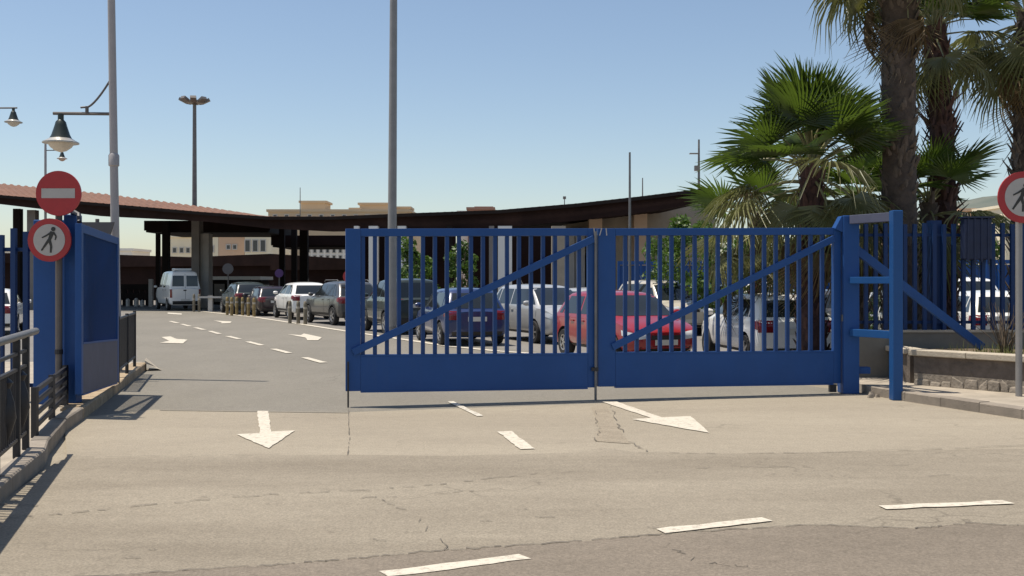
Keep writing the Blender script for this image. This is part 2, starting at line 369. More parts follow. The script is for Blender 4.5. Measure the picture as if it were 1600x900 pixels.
seam_b = flat_poly('asphalt_seam', M['inner'], [G(250, 641), G(400, 643), G(545, 645), G(545, 645.8), G(400, 643.8), G(250, 641.8)], .0045, street)

def marking(name, pts, m='white_mark', z=.0125, parent=street):
    if parent is not street: z = .009
    pl = []
    for a, b in zip(pts, list(pts[1:])+[pts[0]]):
        a = Vector((a[0], a[1])); b = Vector((b[0], b[1])); k = max(1, min(14, int((b-a).length/.09)))
        for i in range(k): q = a+(b-a)*i/k; pl.append((q.x+wob(.009), q.y+wob(.011), z))
    mb = MB(); mb.sheet(pl); return struct(name, mb, M[m], parent)
def stripe(name, a, b, wd, m='white_mark', z=.0125, parent=street, n=1):
    a, b = Vector((a[0], a[1], 0)), Vector((b[0], b[1], 0)); d = (b-a).normalized(); k = Vector((-d.y, d.x, 0))*wd/2
    pl = []; pr = []
    for i in range(n+1):
        p = a+(b-a)*i/n; pl.append(p+k*(1+random.uniform(-.15, .1))); pr.append(p-k*(1+random.uniform(-.15, .1)))
    return marking(name, pl+pr[::-1], m, z, parent)
stripe('lane_dash', G(1033, 832), G(1198, 813.5), .125, n=7)
stripe('lane_dash', G(1378, 795), G(1576, 786.5), .12, n=7)
stripe('lane_dash', G(600, 900), G(820, 872), .13, n=7)
stripe('lane_dash', G(230, 960), G(430, 925), .13, n=7)
stripe('lane_dash', G(788, 675), G(824, 702.5), .155, n=4, parent=drive)
stripe('lane_dash', G(704, 628), G(750, 651), .09, 'white_faded', n=4, parent=drive)
marking('arrow_marking', [G(402, 643), G(419, 643), G(424, 675.5), G(461.5, 673.5), G(419, 701.5), G(370, 679.5), G(406, 677.5)], parent=drive)
marking('arrow_marking', [G(940, 628.5), G(964, 628.5), G(1034, 653), G(1079, 651), G(1109, 677.5), G(987, 656), G(1018, 654)], parent=drive)
inner_dashes = [((476, 559), (506, 567)), ((427, 545.5), (452, 552)), ((387, 534), (410, 540)), ((356, 525.5), (374, 530)), ((328, 517.5), (343, 522)), ((305, 512), (319, 515.5)), ((284, 506.5), (297, 510)), ((266, 502), (278, 505))]
for a, b in inner_dashes: stripe('lane_dash', G(*a), G(*b), .17, 'white_mark', parent=drive)
marking('arrow_marking', [G(252, 527), G(266, 526), G(276, 530), G(293, 531), G(286, 537), G(250, 536), G(264, 533)], 'white_mark', parent=drive)
marking('arrow_marking', [G(449, 522.5), G(470, 524), G(475, 521.5), G(503, 527.5), G(497, 532), G(480, 532), G(478, 528)], 'white_mark', parent=drive)
marking('arrow_marking', [G(334, 501), G(350, 502), G(362, 502.5), G(360, 505), G(346, 505.5), G(346, 504)], 'white_mark', parent=drive)
marking('arrow_marking', [G(262, 488.5), G(284, 490), G(284, 492), G(262, 490.5)], 'white_faded', parent=drive)
bay_edge = [(302, 485), (345, 490), (400, 496), (470, 506.5), (550, 519), (640, 532), (700, 541), (780, 549), (870, 555), (1000, 566)]
for a, b in zip(bay_edge, bay_edge[1:]): stripe('bay_edge_line', G(*a), G(*b), .24, 'white_mark', parent=drive)
stripe('bay_edge_line', G(205, 484), G(300, 484), .3, 'white_faded', parent=drive)

# ------------------------------------------------------------------ left pavement, kerb stones, right pavement and planter
left_kerb = [(-3.3, 5.6), (-4.0, 8.2), (-4.33, 9.5), (-4.55, 10.05), (-5.05, 11.6), (-5.28, 12.6), (-7.05, 19.75)]
mb = MB(); poly = [(p[0]-.02, p[1]) for p in left_kerb]+[(-7.35, 20.3), (-40, 20.3), (-40, 5.6)]
mb.prism([(x, y, -.03) for x, y in poly], (0, 0, .14)); left_pave = struct('pavement', mb, M['pave'])
def kerb_run(pts, parent, wd, z1, m, step=1.0, name='kerb_stone', side=1):
    for a, b in zip(pts, pts[1:]):
        a, b = Vector((*a, 0)), Vector((*b, 0)); d = b-a; n = max(1, round(d.length/step)); u = d.normalized(); k = Vector((-u.y, u.x, 0))*side
        for i in range(n):
            p, q = a+d*(i/n)+u*.004, a+d*((i+1)/n)-u*.004; dz = random.uniform(-.004, .004)
            mb = MB(); c = .015
            pr = lambda e: [e+k*0+Vector((0, 0, -.02)), e+Vector((0, 0, z1-c+dz)), e+k*c+Vector((0, 0, z1+dz)), e+k*wd+Vector((0, 0, z1+dz)), e+k*wd+Vector((0, 0, -.02))]
            A, B = pr(p), pr(q)
            mb.add(A+B, [(0, 1, 2, 3, 4), (9, 8, 7, 6, 5)]+[(j, j+5, (j+1) % 5+5, (j+1) % 5) for j in range(5)])
            struct(name, mb, m, parent)
kerb_run(left_kerb[:6], left_pave, .16, .15, M['kerb'], 1.0)
kerb_run(left_kerb[5:], left_pave, .26, .14, M['kerb_warm'], 1.0)
mb = MB(); mb.hexa([(-6.98, 19.5, .14), (-6.7, 19.6, .0), (-6.9, 20.0, 0), (-7.2, 20.2, .14), (-7.0, 19.5, .2), (-6.8, 19.6, .06), (-6.98, 20.0, .06), (-7.2, 20.15, .2)])
tag(link('concrete_wedge', mb, M['coping']), 'pale broken concrete wedge at the far end of the left kerb', 'rubble')

RK = [(5.36, 15.3), (5.58, 14.55), (6.3, 12.65), (7.0, 10.9), (8.2, 8.9), (12, 7.2)]
mb = MB(); poly = RK+[(30, 7.2), (30, 17.0), (5.36, 17.0)]
mb.prism([(x+.02, y, -.03) for x, y in poly], (0, 0, .15)); right_pave = struct('pavement', mb, M['pave'])
kerb_run(RK, right_pave, .18, .135, M['kerb'], .8, side=1)
# flags on the right pavement
PA, PB = Vector((6.18, 15.75)), Vector((7.20, 14.45)); pd = (PB-PA).normalized(); pn = Vector((-pd.y, pd.x))   # planter front line, pn points away from the kerb
if pn.x < 0: pn = -pn
WALL_Y = 17.0
pl = thing('stone_planter', 'low stone planter wall with pale coping in front of the right blue fence', 'planter', (PA.x, PA.y, .12))
far = PA+pd*6.5
def pt(s, n, z): q = PA+pd*s+pn*n; return Vector((q.x, q.y, z))
mb = MB(); mb.hexa([pt(0, 0, .30), pt(6.4, 0, .30), pt(6.4, .22, .30), pt(0, .22, .30), pt(0, 0, .562), pt(6.4, 0, .562), pt(6.4, .22, .562), pt(0, .22, .562)])
part('wall_band', mb, M['stone'], pl)
mb = MB(); mb.hexa([pt(.01, -.012, .112), pt(6.4, -.012, .112), pt(6.4, .2, .112), pt(.01, .2, .112), pt(.01, -.008, .297), pt(6.4, -.008, .297), pt(6.4, .2, .297), pt(.01, .2, .297)])
part('mortar_bed', mb, M['footing'], pl)
s_ = 0.02
while s_ < 6.4:                         # rough footing stones under the rendered band
    ln = random.uniform(.09, .30); j0, j1 = random.uniform(-.04, -.014), random.uniform(-.04, -.014); h0, h1 = random.uniform(.17, .295), random.uniform(.17, .295)
    mb = MB(); mb.hexa([pt(s_, j0-.015, .112), pt(s_+ln-.01, j1-.015, .112), pt(s_+ln-.01, .2, .112), pt(s_, .2, .112), pt(s_+.01, j0, h0), pt(s_+ln-.02, j1, h1), pt(s_+ln-.02, .2, .297), pt(s_+.01, .2, .297)])
    bevel(part('stone', mb, M['footing'], pl), .015); s_ += ln
for i in range(7):
    a0, a1 = -.06+i*.92, -.06+i*.92+.912
    mb = MB(); mb.hexa([pt(a0, -.06, .565), pt(a1, -.06, .565), pt(a1, .28, .565), pt(a0, .28, .565), pt(a0, -.06, .655), pt(a1, -.06, .655), pt(a1, .28, .655), pt(a0, .28, .655)])
    bevel(part('coping_stone', mb, M['coping'], pl), .012)
e0, e1 = pt(0, 0, 0), pt(0, .22, 0)
mb = MB(); mb.hexa([(PA.x+.02, PA.y+.2, .1), (PA.x+.24, PA.y+.2, .1), (PA.x+.24, WALL_Y-.15, .1), (PA.x+.02, WALL_Y-.15, .1), (PA.x+.02, PA.y+.2, .56), (PA.x+.24, PA.y+.2, .56), (PA.x+.24, WALL_Y-.15, .56), (PA.x+.02, WALL_Y-.15, .56)])
part('return_wall', mb, M['stone'], pl)
mb = MB(); mb.box(PA.x-.04, PA.x+.26, PA.y+.32, WALL_Y-.15, .565, .65); bevel(part('coping_stone', mb, M['coping'], pl), .012)
mb = MB(); q = pt(6.4, .2, 0); mb.prism([(PA.x+.2, PA.y+.25, .3), (q.x, q.y, .3), (14, 12, .3), (14, WALL_Y-.14, .3), (PA.x+.2, WALL_Y-.14, .3)], (0, 0, .3)); part('soil', mb, M['soil'], pl)
# grass in the planter
mb = MB()
for k in range(1500):
    sx = random.uniform(.1, 5.5); n_ = random.uniform(.26, 1.1)
    if random.random() > (.25+.75*min(1, max(0, sx-.4))): continue
    p = pt(sx, n_, .59)
    if p.y > WALL_Y-.16: continue
    h = random.uniform(.04, .14)+(.12*random.random() if n_ > .6 else 0); a = random.uniform(0, 6.28); d = Vector((math.cos(a), math.sin(a), 0))*.008; ln = Vector((wob(.06), wob(.06), h))
    mb.add([p-d, p+d, p+ln], [(0, 1, 2)])
tag(link('grass', mb, M['grass']), 'yellow green weeds and grass growing in the stone planter', 'grass', kind='stuff')

# ------------------------------------------------------------------ right blue fence on its low wall
def seg_at(x, A, B): t = (x-A[0])/(B[0]-A[0]); return A[1]+(B[1]-A[1])*t
fw = thing('low_wall', 'low beige rendered wall carrying the blue bar fence on the right', 'wall', (5.3, WALL_Y, 0))
mb = MB(); mb.box(5.36, 16, WALL_Y-.12, WALL_Y+.12, -.02, .86); part('wall_face', mb, M['wall_grey'], fw)
mb = MB(); mb.box(5.33, 16, WALL_Y-.14, WALL_Y+.14, .863, .9); part('wall_cap', mb, M['coping'], fw)
rf = thing('bar_fence', 'blue vertical bar fence on the low wall to the right of the gate', 'fence', (5.4, WALL_Y, .9))
x = 5.52; i = 0
while x < 13:
    th = .055 if i % 9 != 7 else .055
    mb = MB(); mb.box(x, x+.06, WALL_Y-.03, WALL_Y+.03, .9, 2.66+.012*math.sin(i*1.7)); part('bar', mb, M['blue_backlit'], rf); x += .162; i += 1
for z in (1.0, 2.45):
    mb = MB(); mb.box(5.45, 13, WALL_Y+.032, WALL_Y+.06, z, z+.05); part('rail', mb, M['blue_backlit'], rf)
for xx in (6.98, 10.0, 13.0):
    mb = MB(); mb.box(xx, xx+.18, WALL_Y+.065, WALL_Y+.24, .9, 2.72); part('post', mb, M['blue_backlit'], rf)
bx = thing('letter_box', 'dark navy box hung high on the right bar fence beside the round sign', 'box', (7.65, WALL_Y-.1, 2.1))
mb = MB(); mb.box(7.42, 7.88, WALL_Y-.2, WALL_Y-.035, 2.06, 2.74); bevel(part('case', mb, M['navy'], bx), .02)
mb = MB(); mb.box(7.39, 7.91, WALL_Y-.23, WALL_Y-.032, 2.743, 2.77); part('lid', mb, M['navy'], bx)
for k in range(4):
    mb = MB(); mb.box(7.47+k*.11, 7.50+k*.11, WALL_Y-.212, WALL_Y-.202, 2.02-.03*(k % 2), 2.74); part('rib', mb, M['navy'], bx)

# ------------------------------------------------------------------ the main gate: two leaves in one line
def gate_leaf(root, A, B, zb0, zb1, zt0, zt1, xs, brace, panel_h, stile, mt=M['blue'], panel_mat=None, barw=.054, bard=.045, bside=-1):
    """A,B ground ends; xs = fractions along for the bars; brace = (fraction,height fraction) pairs"""
    A, B = Vector((*A, 0)), Vector((*B, 0)); d = (B-A); L = d.length; u = d/L; k = Vector((-u.y, u.x, 0))
    zb = lambda t: zb0+(zb1-zb0)*t
    zt = lambda t: zt0+(zt1-zt0)*t
    def slab(t0, t1, z0, z1, dep, sh=0):
        a, b = A+d*t0, A+d*t1; o = k*dep/2; s_ = k*sh
        f = lambda p, z: Vector((p.x, p.y, z))
        z0a, z0b = z0(t0), z0(t1); z1a, z1b = z1(t0), z1(t1)
        mb = MB(); mb.hexa([f(a-o+s_, z0a), f(b-o+s_, z0b), f(b+o+s_, z0b), f(a+o+s_, z0a), f(a-o+s_, z1a), f(b-o+s_, z1b), f(b+o+s_, z1b), f(a+o+s_, z1a)]); return mb
    sw0, sw1 = stile[0]/L, stile[1]/L
    bevel(part('stile', slab(0, sw0, zb, zt, .076), mt, root), .004)
    bevel(part('stile', slab(1-sw1, 1, zb, zt, .076), mt, root), .004)
    bevel(part('top_rail', slab(sw0+.0005, 1-sw1-.0005, lambda t: zt(t)-.105, zt, .074), mt, root), .004)
    bevel(part('bottom_panel', slab(sw0+.0005, 1-sw1-.0005, zb, lambda t: zb(t)+panel_h, .072), panel_mat or mt, root), .002)
    part('panel_lip', slab(sw0+.0008, 1-sw1-.0008, lambda t: zb(t)+panel_h+.001, lambda t: zb(t)+panel_h+.025, .08), mt, root)
    part('panel_foot', slab(sw0+.0008, 1-sw1-.0008, lambda t: zb(t)-.022, lambda t: zb(t)-.001, .074), mt, root)
    for t in xs:
        hw = barw/2/L
        part('bar', slab(t-hw, t+hw, lambda q: zb(q)+panel_h+.026, lambda q: zt(q)-.106, bard), M['blue_bar_shaded'], root)
    (t0, h0), (t1, h1) = brace
    def at(t, h): p = A+d*t; z = zb(t)+(zt(t)-zb(t))*h; return Vector((p.x, p.y, z))+k*0.048*bside
    mb = MB(); mb.bar(at(t0, h0), at(t1, h1), .045, .10, up=(0, 0, 1)); bevel(part('brace', mb, mt, root), .005)
    return u, k
YL, YM, YR = 13.9, 14.75, 15.6
GA = ((540-800)/F*YL, YL); GM = ((931-800)/F*YM, YM); GM2 = ((933.5-800)/F*(YM+.01), YM+.006); GB = ((1312-800)/F*YR, YR)
def frac(px, A, B):      # where along AB the pixel column falls
    k = (px-800)/F; return (k*A[1]-A[0])/((B[0]-A[0])-k*(B[1]-A[1]))
zt = lambda py, Y: CAM_H+(HOR-py)/F*Y
gl = thing('gate_leaf', 'blue barred gate leaf closed across the road, left one of the pair', 'gate', (*GA, 0), 0, 'leaves of the road gate')
xs = [frac(567+i*18.75, GA, GM) for i in range(19)]
gate_leaf(gl, GA, GM, zt(611, YL), zt(605, YM), zt(357.5, YL), zt(357, YM), xs, ((frac(551, GA, GM), .24), (frac(926, GA, GM), .935)), .47, (.2, .13))
mb = MB(); mb.tube([(GA[0]+.045, YL-.065, .0), (GA[0]+.045, YL-.065, .62)], .012); part('drop_bolt', mb, M['iron'], gl)
mb = MB(); mb.tube([(GM[0]-.01, YM-.075, .005), (GM[0]-.01, YM-.075, zt(362, YM))], .018); part('drop_bolt', mb, M['steel'], gl)
mb = MB(); mb.box(GM[0]-.07, GM[0]+.03, YM-.10, YM-.05, .42, .47); part('bolt_keeper', mb, M['iron'], gl)
gr = thing('gate_leaf', 'blue barred gate leaf closed across the road, right one beside the tall column', 'gate', (*GM2, 0), 0, 'leaves of the road gate')
xs = [frac(958.6+i*18.1, GM2, GB) for i in range(19)]
gate_leaf(gr, GM2, GB, zt(604, YM), zt(598.5, YR), zt(357, YM), zt(356, YR), xs, ((frac(955, GM2, GB), .25), (frac(1300, GM2, GB), .93)), .47, (.26, .12))
mb = MB(); mb.box(GB[0]-.16, GB[0]-.06, YR-.04, YR+.04, .02, .13); part('roller', mb, M['iron'], gr)
for k_, xx in enumerate((928, 938, 947)):
    p = P(xx, 362, YM-.06); mb = MB(); mb.bar(p+Vector((-.02*(k_ % 2)+.01, 0, -.055)), p+Vector((.02*(k_ % 2), 0, .05)), .014, .01, up=(0, 1, 0)); part('cable_tie', mb, M['sign_white'], gr)

# column and guide frame on the right
gc = thing('gate_portal', 'tall blue steel guide frame with two posts at the right end of the gate', 'gate portal', (5.15, 15.3, 0))
CX0, CX1 = (1314-800)/F*15.6, (1339-800)/F*15.6
mb = MB(); mb.box(CX0, CX1, 15.48, 15.78, 0, 2.70); bevel(part('column', mb, M['blue'], gc), .012)
mb = MB(); mb.prism([(CX0-.12, 15.5, 2.50), (CX0-.004, 15.5, 2.45), (CX0-.004, 15.5, 2.69), (CX0-.02, 15.5, 2.69)], (0, .2, 0)); part('gusset', mb, M['blue'], gc)
FX0, FX1 = (1392-800)/F*14.7, (1408-800)/F*14.7
mb = MB(); mb.box(FX0, FX1, 14.62, 14.78, 0, 2.72); bevel(part('post', mb, M['blue_sunlit'], gc), .012)
cA, cB = Vector(((CX0+CX1)/2, 15.47, 0)), Vector(((FX0+FX1)/2, 14.785, 0))
def fbar(z, h, wd, m):
    mb = MB(); mb.bar((cA.x, cA.y, z), (cB.x-.02, cB.y, z), wd, h); bevel(part('rail', mb, M[m], gc), .006)
fbar(2.635, .13, .1, 'blue_pale'); fbar(1.72, .10, .09, 'blue_sunlit'); fbar(.93, .11, .09, 'blue_sunlit')
mb = MB(); mb.bar((CX1-.03, 15.6, 2.2), P(1535, 543, 16.15), .06, .13); bevel(part('brace', mb, M['blue'], gc), .006)
mb = MB(); mb.box(CX1+.004, CX1+.19, 15.55, 15.7, .30, .40); bevel(part('bracket', mb, M['blue'], gc), .006)
mb = MB(); mb.box(CX0-.015, CX0-.003, 15.5, 15.56, 1.1, 1.2); part('latch_plate', mb, M['steel'], gc)
bl = thing('rubble', 'small lump of broken stone at the foot of the gate column', 'rubble', (5.2, 15.3, 0))
for k in range(6):
    x, y, r = 5.25+k*.045+wob(.02), 15.1+wob(.15), random.uniform(.03, .07)
    mb = MB(); mb.hexa([(x-r, y-r, 0), (x+r, y-r*.7, 0), (x+r*.8, y+r, 0), (x-r, y+r*.8, 0), (x-r*.6, y-r*.6, r*1.2), (x+r*.5, y-r*.5, r*1.5), (x+r*.6, y+r*.6, r), (x-r*.5, y+r*.6, r*1.3)]); part('stone', mb, M['kerb'], bl)

# ------------------------------------------------------------------ the opened leaf on the left, its column, fence and low mesh rail
LA, LB = (-5.38, 12.70), (-5.97, 15.45)
ll = thing('gate_leaf', 'blue gate leaf swung open along the left kerb behind the two round signs', 'gate', (*LA, 0), 0, 'leaves of the road gate')
gate_leaf(ll, LA, LB, .30, .19, 2.42, 2.36, [.056+i*.0228 for i in range(40)], ((.06, .5), (.94, .93)), .62, (.12, .12), panel_mat=M['blue_pale'], barw=.012, bard=.045, bside=1)
lc = thing('gate_column', 'wide dark blue gate column behind the round pedestrian sign on the left', 'gate column', (-6.1, 13.4, 0))
mb = MB(); mb.box(-6.2, -5.78, 13.25, 13.6, .1, 2.50); bevel(part('shaft', mb, M['blue'], lc), .015)
mb = MB(); mb.box(-5.74, -5.58, 13.1, 13.3, .1, 2.56); bevel(part('hinge_post', mb, M['blue'], lc), .012)
mb = MB(); mb.box(-5.775, -5.745, 13.2, 13.26, 2.46, 2.52); part('hinge_bracket', mb, M['blue'], lc)
mb = MB(); mb.tube([(-5.66, 13.2, 2.56), (-5.62, 13.1, 2.60), (-5.5, 13.0, 2.55), (-5.45, 12.9, 2.45)], .03); part('hinge_arm', mb, M['iron'], lc, True)
lf = thing('bar_fence', 'blue bar fence running off to the left behind the black railing', 'fence', (-7, 13.6, 0))
x = -6.45; i = 0
while x > -11:
    mb = MB(); mb.box(x, x+.065, 13.5, 13.56, .12, 2.36+.05*math.sin(i*2.1)); part('bar', mb, M['blue_backlit'], lf); x -= .165; i += 1
for z in (.3, 2.1):
    mb = MB(); mb.box(-11, -6.21, 13.565, 13.6, z, z+.05); part('rail', mb, M['blue_backlit'], lf)
mr = thing('mesh_rail', 'low dark mesh railing at the kerb past the opened left leaf', 'railing', (-6.1, 16, .13))
ma, mb_ = Vector((-6.12, 15.9, 0)), Vector((-6.93, 18.8, 0)); md_ = mb_-ma
for t in (0, .5, 1):
    p = ma+md_*t; mb = MB(); mb.tube([(p.x, p.y, .12), (p.x, p.y, 1.16)], .03); part('post', mb, M['iron'], mr, True)
for z in (.32, 1.12):
    mb = MB(); mb.tube([(ma.x, ma.y, z), (mb_.x, mb_.y, z)], .022); part('rail', mb, M['iron'], mr, True)
for i in range(42):
    p = ma+md_*((i+.5)/42); mb = MB(); mb.bar((p.x, p.y, .33), (p.x, p.y, 1.11), .012, .03, up=(md_.x, md_.y, 0)); part('baluster', mb, M['iron'], mr)
# dark board seen from behind, above the open leaf
bd = thing('road_sign', 'grey direction board seen from behind above the opened blue leaf', 'sign', (-7.2, 17.6, .1))
mb = MB(); mb.prism([P(126, 347, 17.6), P(178, 347, 17.6), P(170, 372, 17.6), P(128, 372, 17.6)], (0, .04, 0)); part('board', mb, M['sign_back'], bd)
mb = MB(); mb.tube([(P(148, 347, 17.55).x, 17.66, .1), (P(148, 347, 17.55).x, 17.66, 2.78)], .035); part('post', mb, M['pole_dark'], bd, True)

# black cast railing, front left
rl = thing('iron_railing', 'black iron pedestrian railing on the pavement edge at the left', 'railing', (-4.5, 9.5, .14))
ra, rb_ = Vector((-3.42, 5.9, 0)), Vector((-4.72, 10.15, 0)); rd = rb_-ra; RL = rd.length; ru = rd/RL
def rp(s_, z): p = rb_-ru*s_; return Vector((p.x, p.y, z))
mb = MB(); mb.tube([rp(0, 1.21), rp(RL, 1.21)], .034, 10); part('handrail', mb, M['steel'], rl, True)
for s_ in (.62, 1.12, 2.1, 2.6, 3.6, 4.2):
    mb = MB(); mb.bar(rp(s_, .13), rp(s_, 1.185), .06, .06, up=ru); bevel(part('post', mb, M['iron'], rl), .01)
for z in (.30, .92, 1.06):
    mb = MB(); mb.bar(rp(.62, z), rp(RL, z), .035, .025); part('rail', mb, M['iron'], rl)
s_ = .72
while s_ < 4.2:
    mb = MB(); mb.tube([rp(s_, .30), rp(s_, .92)], .009, 6); part('baluster', mb, M['iron'], rl); s_ += .085
for s_ in (.87, 1.6, 2.35, 3.1):
    mb = MB(); c = rp(s_, 0); mb.lathe([(.001, .34), (.035, .42), (.075, .55), (.06, .68), (.025, .8), (.05, .85), (.001, .9)], (c.x, c.y, 0), n=10); part('ornament', mb, M['iron'], rl, True)
# the railing goes on along the kerb as far as the blue column
r2 = thing('iron_railing', 'low dark ladder barred railing between the first railing and the blue column', 'railing', (-5.2, 11.6, .14))
qa, qb = Vector((-4.80, 10.3, 0)), Vector((-5.66, 12.98, 0)); qd = qb-qa
for t in (0, .5, 1):
    p = qa+qd*t; mb = MB(); mb.bar((p.x, p.y, .13), (p.x, p.y, .64), .055, .055, up=(0, 1, 0)); part('post', mb, M['iron'], r2)
for z in (.24, .36, .48, .60):
    mb = MB(); mb.bar((qa.x, qa.y, z), (qb.x, qb.y, z), .035, .045); part('rail', mb, M['iron'], r2)

# ------------------------------------------------------------------ round traffic signs
def disc(mb, c, r, y0, y1, n=40): return mb.lathe([(.0001, y0), (r, y0), (r, y1), (.0001, y1)], (c.x, c.y, c.z), 'y', n)
def ring(mb, c, r0, r1, y, n=40): return mb.lathe([(r0, y), (r1, y), (r1, y+.004), (r0, y+.004), (r0, y)], (c.x, c.y, c.z), 'y', n)
def walker(c, h, y, flip=1):
    """black walking figure, drawn as flat overlapping shapes of one outline each"""
    mb = MB(); S_ = h
    def q(x, z): return Vector((c.x+flip*x*S_, c.y+y, c.z+z*S_))
    def limb(a, b, w0, w1, dy):
        a, b = q(*a), q(*b); d = (b-a).normalized(); k = Vector((-d.z, 0, d.x))
        mb.prism([a-k*w0*S_, b-k*w1*S_, b+k*w1*S_, a+k*w0*S_], (0, -.001-dy, 0))
    mb.lathe([(.0001, -.002), (.085*S_, -.002), (.085*S_, 0), (.0001, 0)], q(.13, .40), 'y', 14)
    limb((.10, .30), (-.02, -.02), .085, .06, .0002)
    limb((-.02, -.0), (.05, -.25), .06, .045, .0004); limb((.05, -.25), (.03, -.5), .045, .035, .0006)
    limb((-.03, .0), (-.17, -.2), .055, .045, .0008); limb((-.17, -.2), (-.32, -.42), .042, .03, .001)
    limb((.08, .29), (-.12, .16), .04, .032, .0012); limb((-.12, .16), (-.3, .07), .032, .022, .0014)
    limb((.13, .29), (.24, .12), .036, .03, .0016); limb((.24, .12), (.20, -.02), .03, .022, .0018)
    return mb
YS = 13.0
sg = thing('traffic_sign', 'pole with a red no entry disc above a tilted no pedestrians disc', 'traffic sign', (P(92, 400, YS).x, YS, .13))
px = P(92, 400, YS).x
mb = MB(); mb.tube([(px, YS, .13), (px, YS, P(0, 272, YS).z)], .042, 12); part('pole', mb, M['pole_dark'], sg, True)
mb = MB(); mb.tube([(px, YS, .78), (px, YS, .84)], .05, 12); part('collar', mb, M['iron'], sg)
c = P(91, 302, YS-.08)
mb = MB(); disc(mb, c, 35/F*YS, 0, .03); d1 = part('no_entry_disc', mb, M['red'], sg, True)
mb = MB(); hw, hh = 26/F*YS, 7.5/F*YS; mb.box(c.x-hw, c.x+hw, c.y-.004, c.y-.001, c.z-hh, c.z+hh); part('white_bar', mb, M['sign_white'], d1)
c = P(77, 375, YS-.14)
mb = MB(); disc(mb, c, 33.5/F*YS, 0, .03); d2 = part('pedestrian_disc', mb, M['red'], sg, True)
mb = MB(); disc(mb, c, 24.5/F*YS, -.004, -.001); part('white_field', mb, M['sign_white'], d2)
part('walking_figure', walker(c+Vector((.01, 0, .005)), .33, -.006), M['sign_black'], d2)
mb = MB(); mb.bar((px, YS-.03, c.z), (c.x+.02, c.y+.03, c.z), .04, .05); part('bracket', mb, M['iron'], sg)
YS = 14.1
s2 = thing('traffic_sign', 'single no pedestrians sign on a grey pole at the right edge', 'traffic sign', (P(1592, 600, YS).x, YS, .12))
px = P(1592, 600, YS).x
mb = MB(); mb.tube([(px, YS, .12), (px, YS, P(0, 275, YS).z)], .044, 12); part('pole', mb, M['pole_grey'], s2, True)
c = P(1600, 308, YS-.07)
mb = MB(); disc(mb, c, 40/F*YS, 0, .03); d3 = part('pedestrian_disc', mb, M['red'], s2, True)
mb = MB(); disc(mb, c, 30/F*YS, -.004, -.001); part('white_field', mb, M['sign_white'], d3)
part('walking_figure', walker(c+Vector((-.03, 0, 0)), .40, -.006), M['sign_black'], d3)

# ------------------------------------------------------------------ street lamps and masts
def bell(c, r, root):
    """bell hood with a pale bowl hanging from c (the top)"""
    s_ = r/.30
    mb = MB(); mb.lathe([(.0001, 0), (.05*s_, 0), (.05*s_, -.1*s_), (.085*s_, -.14*s_), (.10*s_, -.2*s_), (.15*s_, -.36*s_), (.19*s_, -.44*s_)], c, n=24); h = part('hood', mb, M['lamp_dark'], root, True)
    mb = MB(); mb.lathe([(.185*s_, -.425*s_), (.24*s_, -.46*s_), (.30*s_, -.49*s_), (.30*s_, -.51*s_), (.21*s_, -.52*s_)], c, n=24); part('shade', mb, M['lamp_rim'], root, True)
    mb = MB(); mb.lathe([(.22*s_, -.51*s_), (.17*s_, -.58*s_), (.09*s_, -.64*s_), (.0001, -.665*s_)], c, n=24); part('bowl', mb, M['lamp_bowl'], root, True)
def lamp_post(label, px, Y, pyarm, pxlamp, r, ztop, wpx, lean=0, group='bell street lamps', collar=None, m='pole_white'):
    b = P(px, 440, Y); zarm = P(0, pyarm, Y).z; xl = P(pxlamp, 0, Y).x
    t = thing('street_lamp', label, 'street lamp', (b.x, Y, 0), 0, group)
    rad = wpx/2/F*Y
    X = lambda z: b.x-lean*(z-CAM_H)
    mb = MB(); mb.tube([(X(0), Y, 0), (X(1), Y, 1), (X(zarm), Y, zarm), (X(ztop), Y, ztop)], [rad*1.2, rad*1.05, rad*.92, rad*.8], 14); part('pole', mb, M[m], t, True)
    if collar:
        zc = P(0, collar, Y).z; mb = MB(); mb.lathe([(rad*.9, -.12), (rad*1.25, -.1), (rad*1.25, .08), (rad*.9, .12)], (X(zc), Y, zc), n=14); part('collar', mb, M[m], t, True)
    xa = X(zarm); sgn = 1 if xl > xa else -1
    mb = MB(); mb.tube([(xa, Y, zarm), (xl+sgn*.13*r/.3, Y, zarm+.01)], .028*r/.3, 8); part('arm', mb, M['pole_dark'], t, True)
    L = abs(xl-xa)
    pts = []
    for i in range(9):
        a = i/8*math.pi/2; pts.append((xa+sgn*(.05+(L*.40)*(1-math.cos(a)) if False else .06+L*.42*math.sin(a)*1.0), Y, zarm+.12*r/.3+.45*r/.3*(1-math.sin(a))**1.4))
    pts.append((xa+sgn*L*.62, Y, zarm+.11*r/.3))
    mb = MB(); mb.tube(pts, .018*r/.3, 7); part('scroll', mb, M['pole_dark'], t, True)
    mb = MB(); mb.tube([(xa+sgn*L*.5, Y, zarm), (xa+sgn*L*.5, Y, zarm+.13*r/.3)], .03*r/.3, 7); part('clamp', mb, M['pole_dark'], t, True)
    bell(Vector((xl, Y, zarm)), r, t); return t
lamp_post('white lamp post with a large bell lamp standing behind the opened blue leaf', 181, 18.0, 178, 95, .305, 9.5, 13, lean=7/440, collar=250)
lamp_post('distant bell lamp cut by the left picture edge', -40, 40.0, 169, 21, .33, 10.5, 7)
lamp_post('small bell lamp on a thin pole seen above the no entry disc', 71, 62.0, 235, 97, .30, P(0, 222, 62).z, 4)
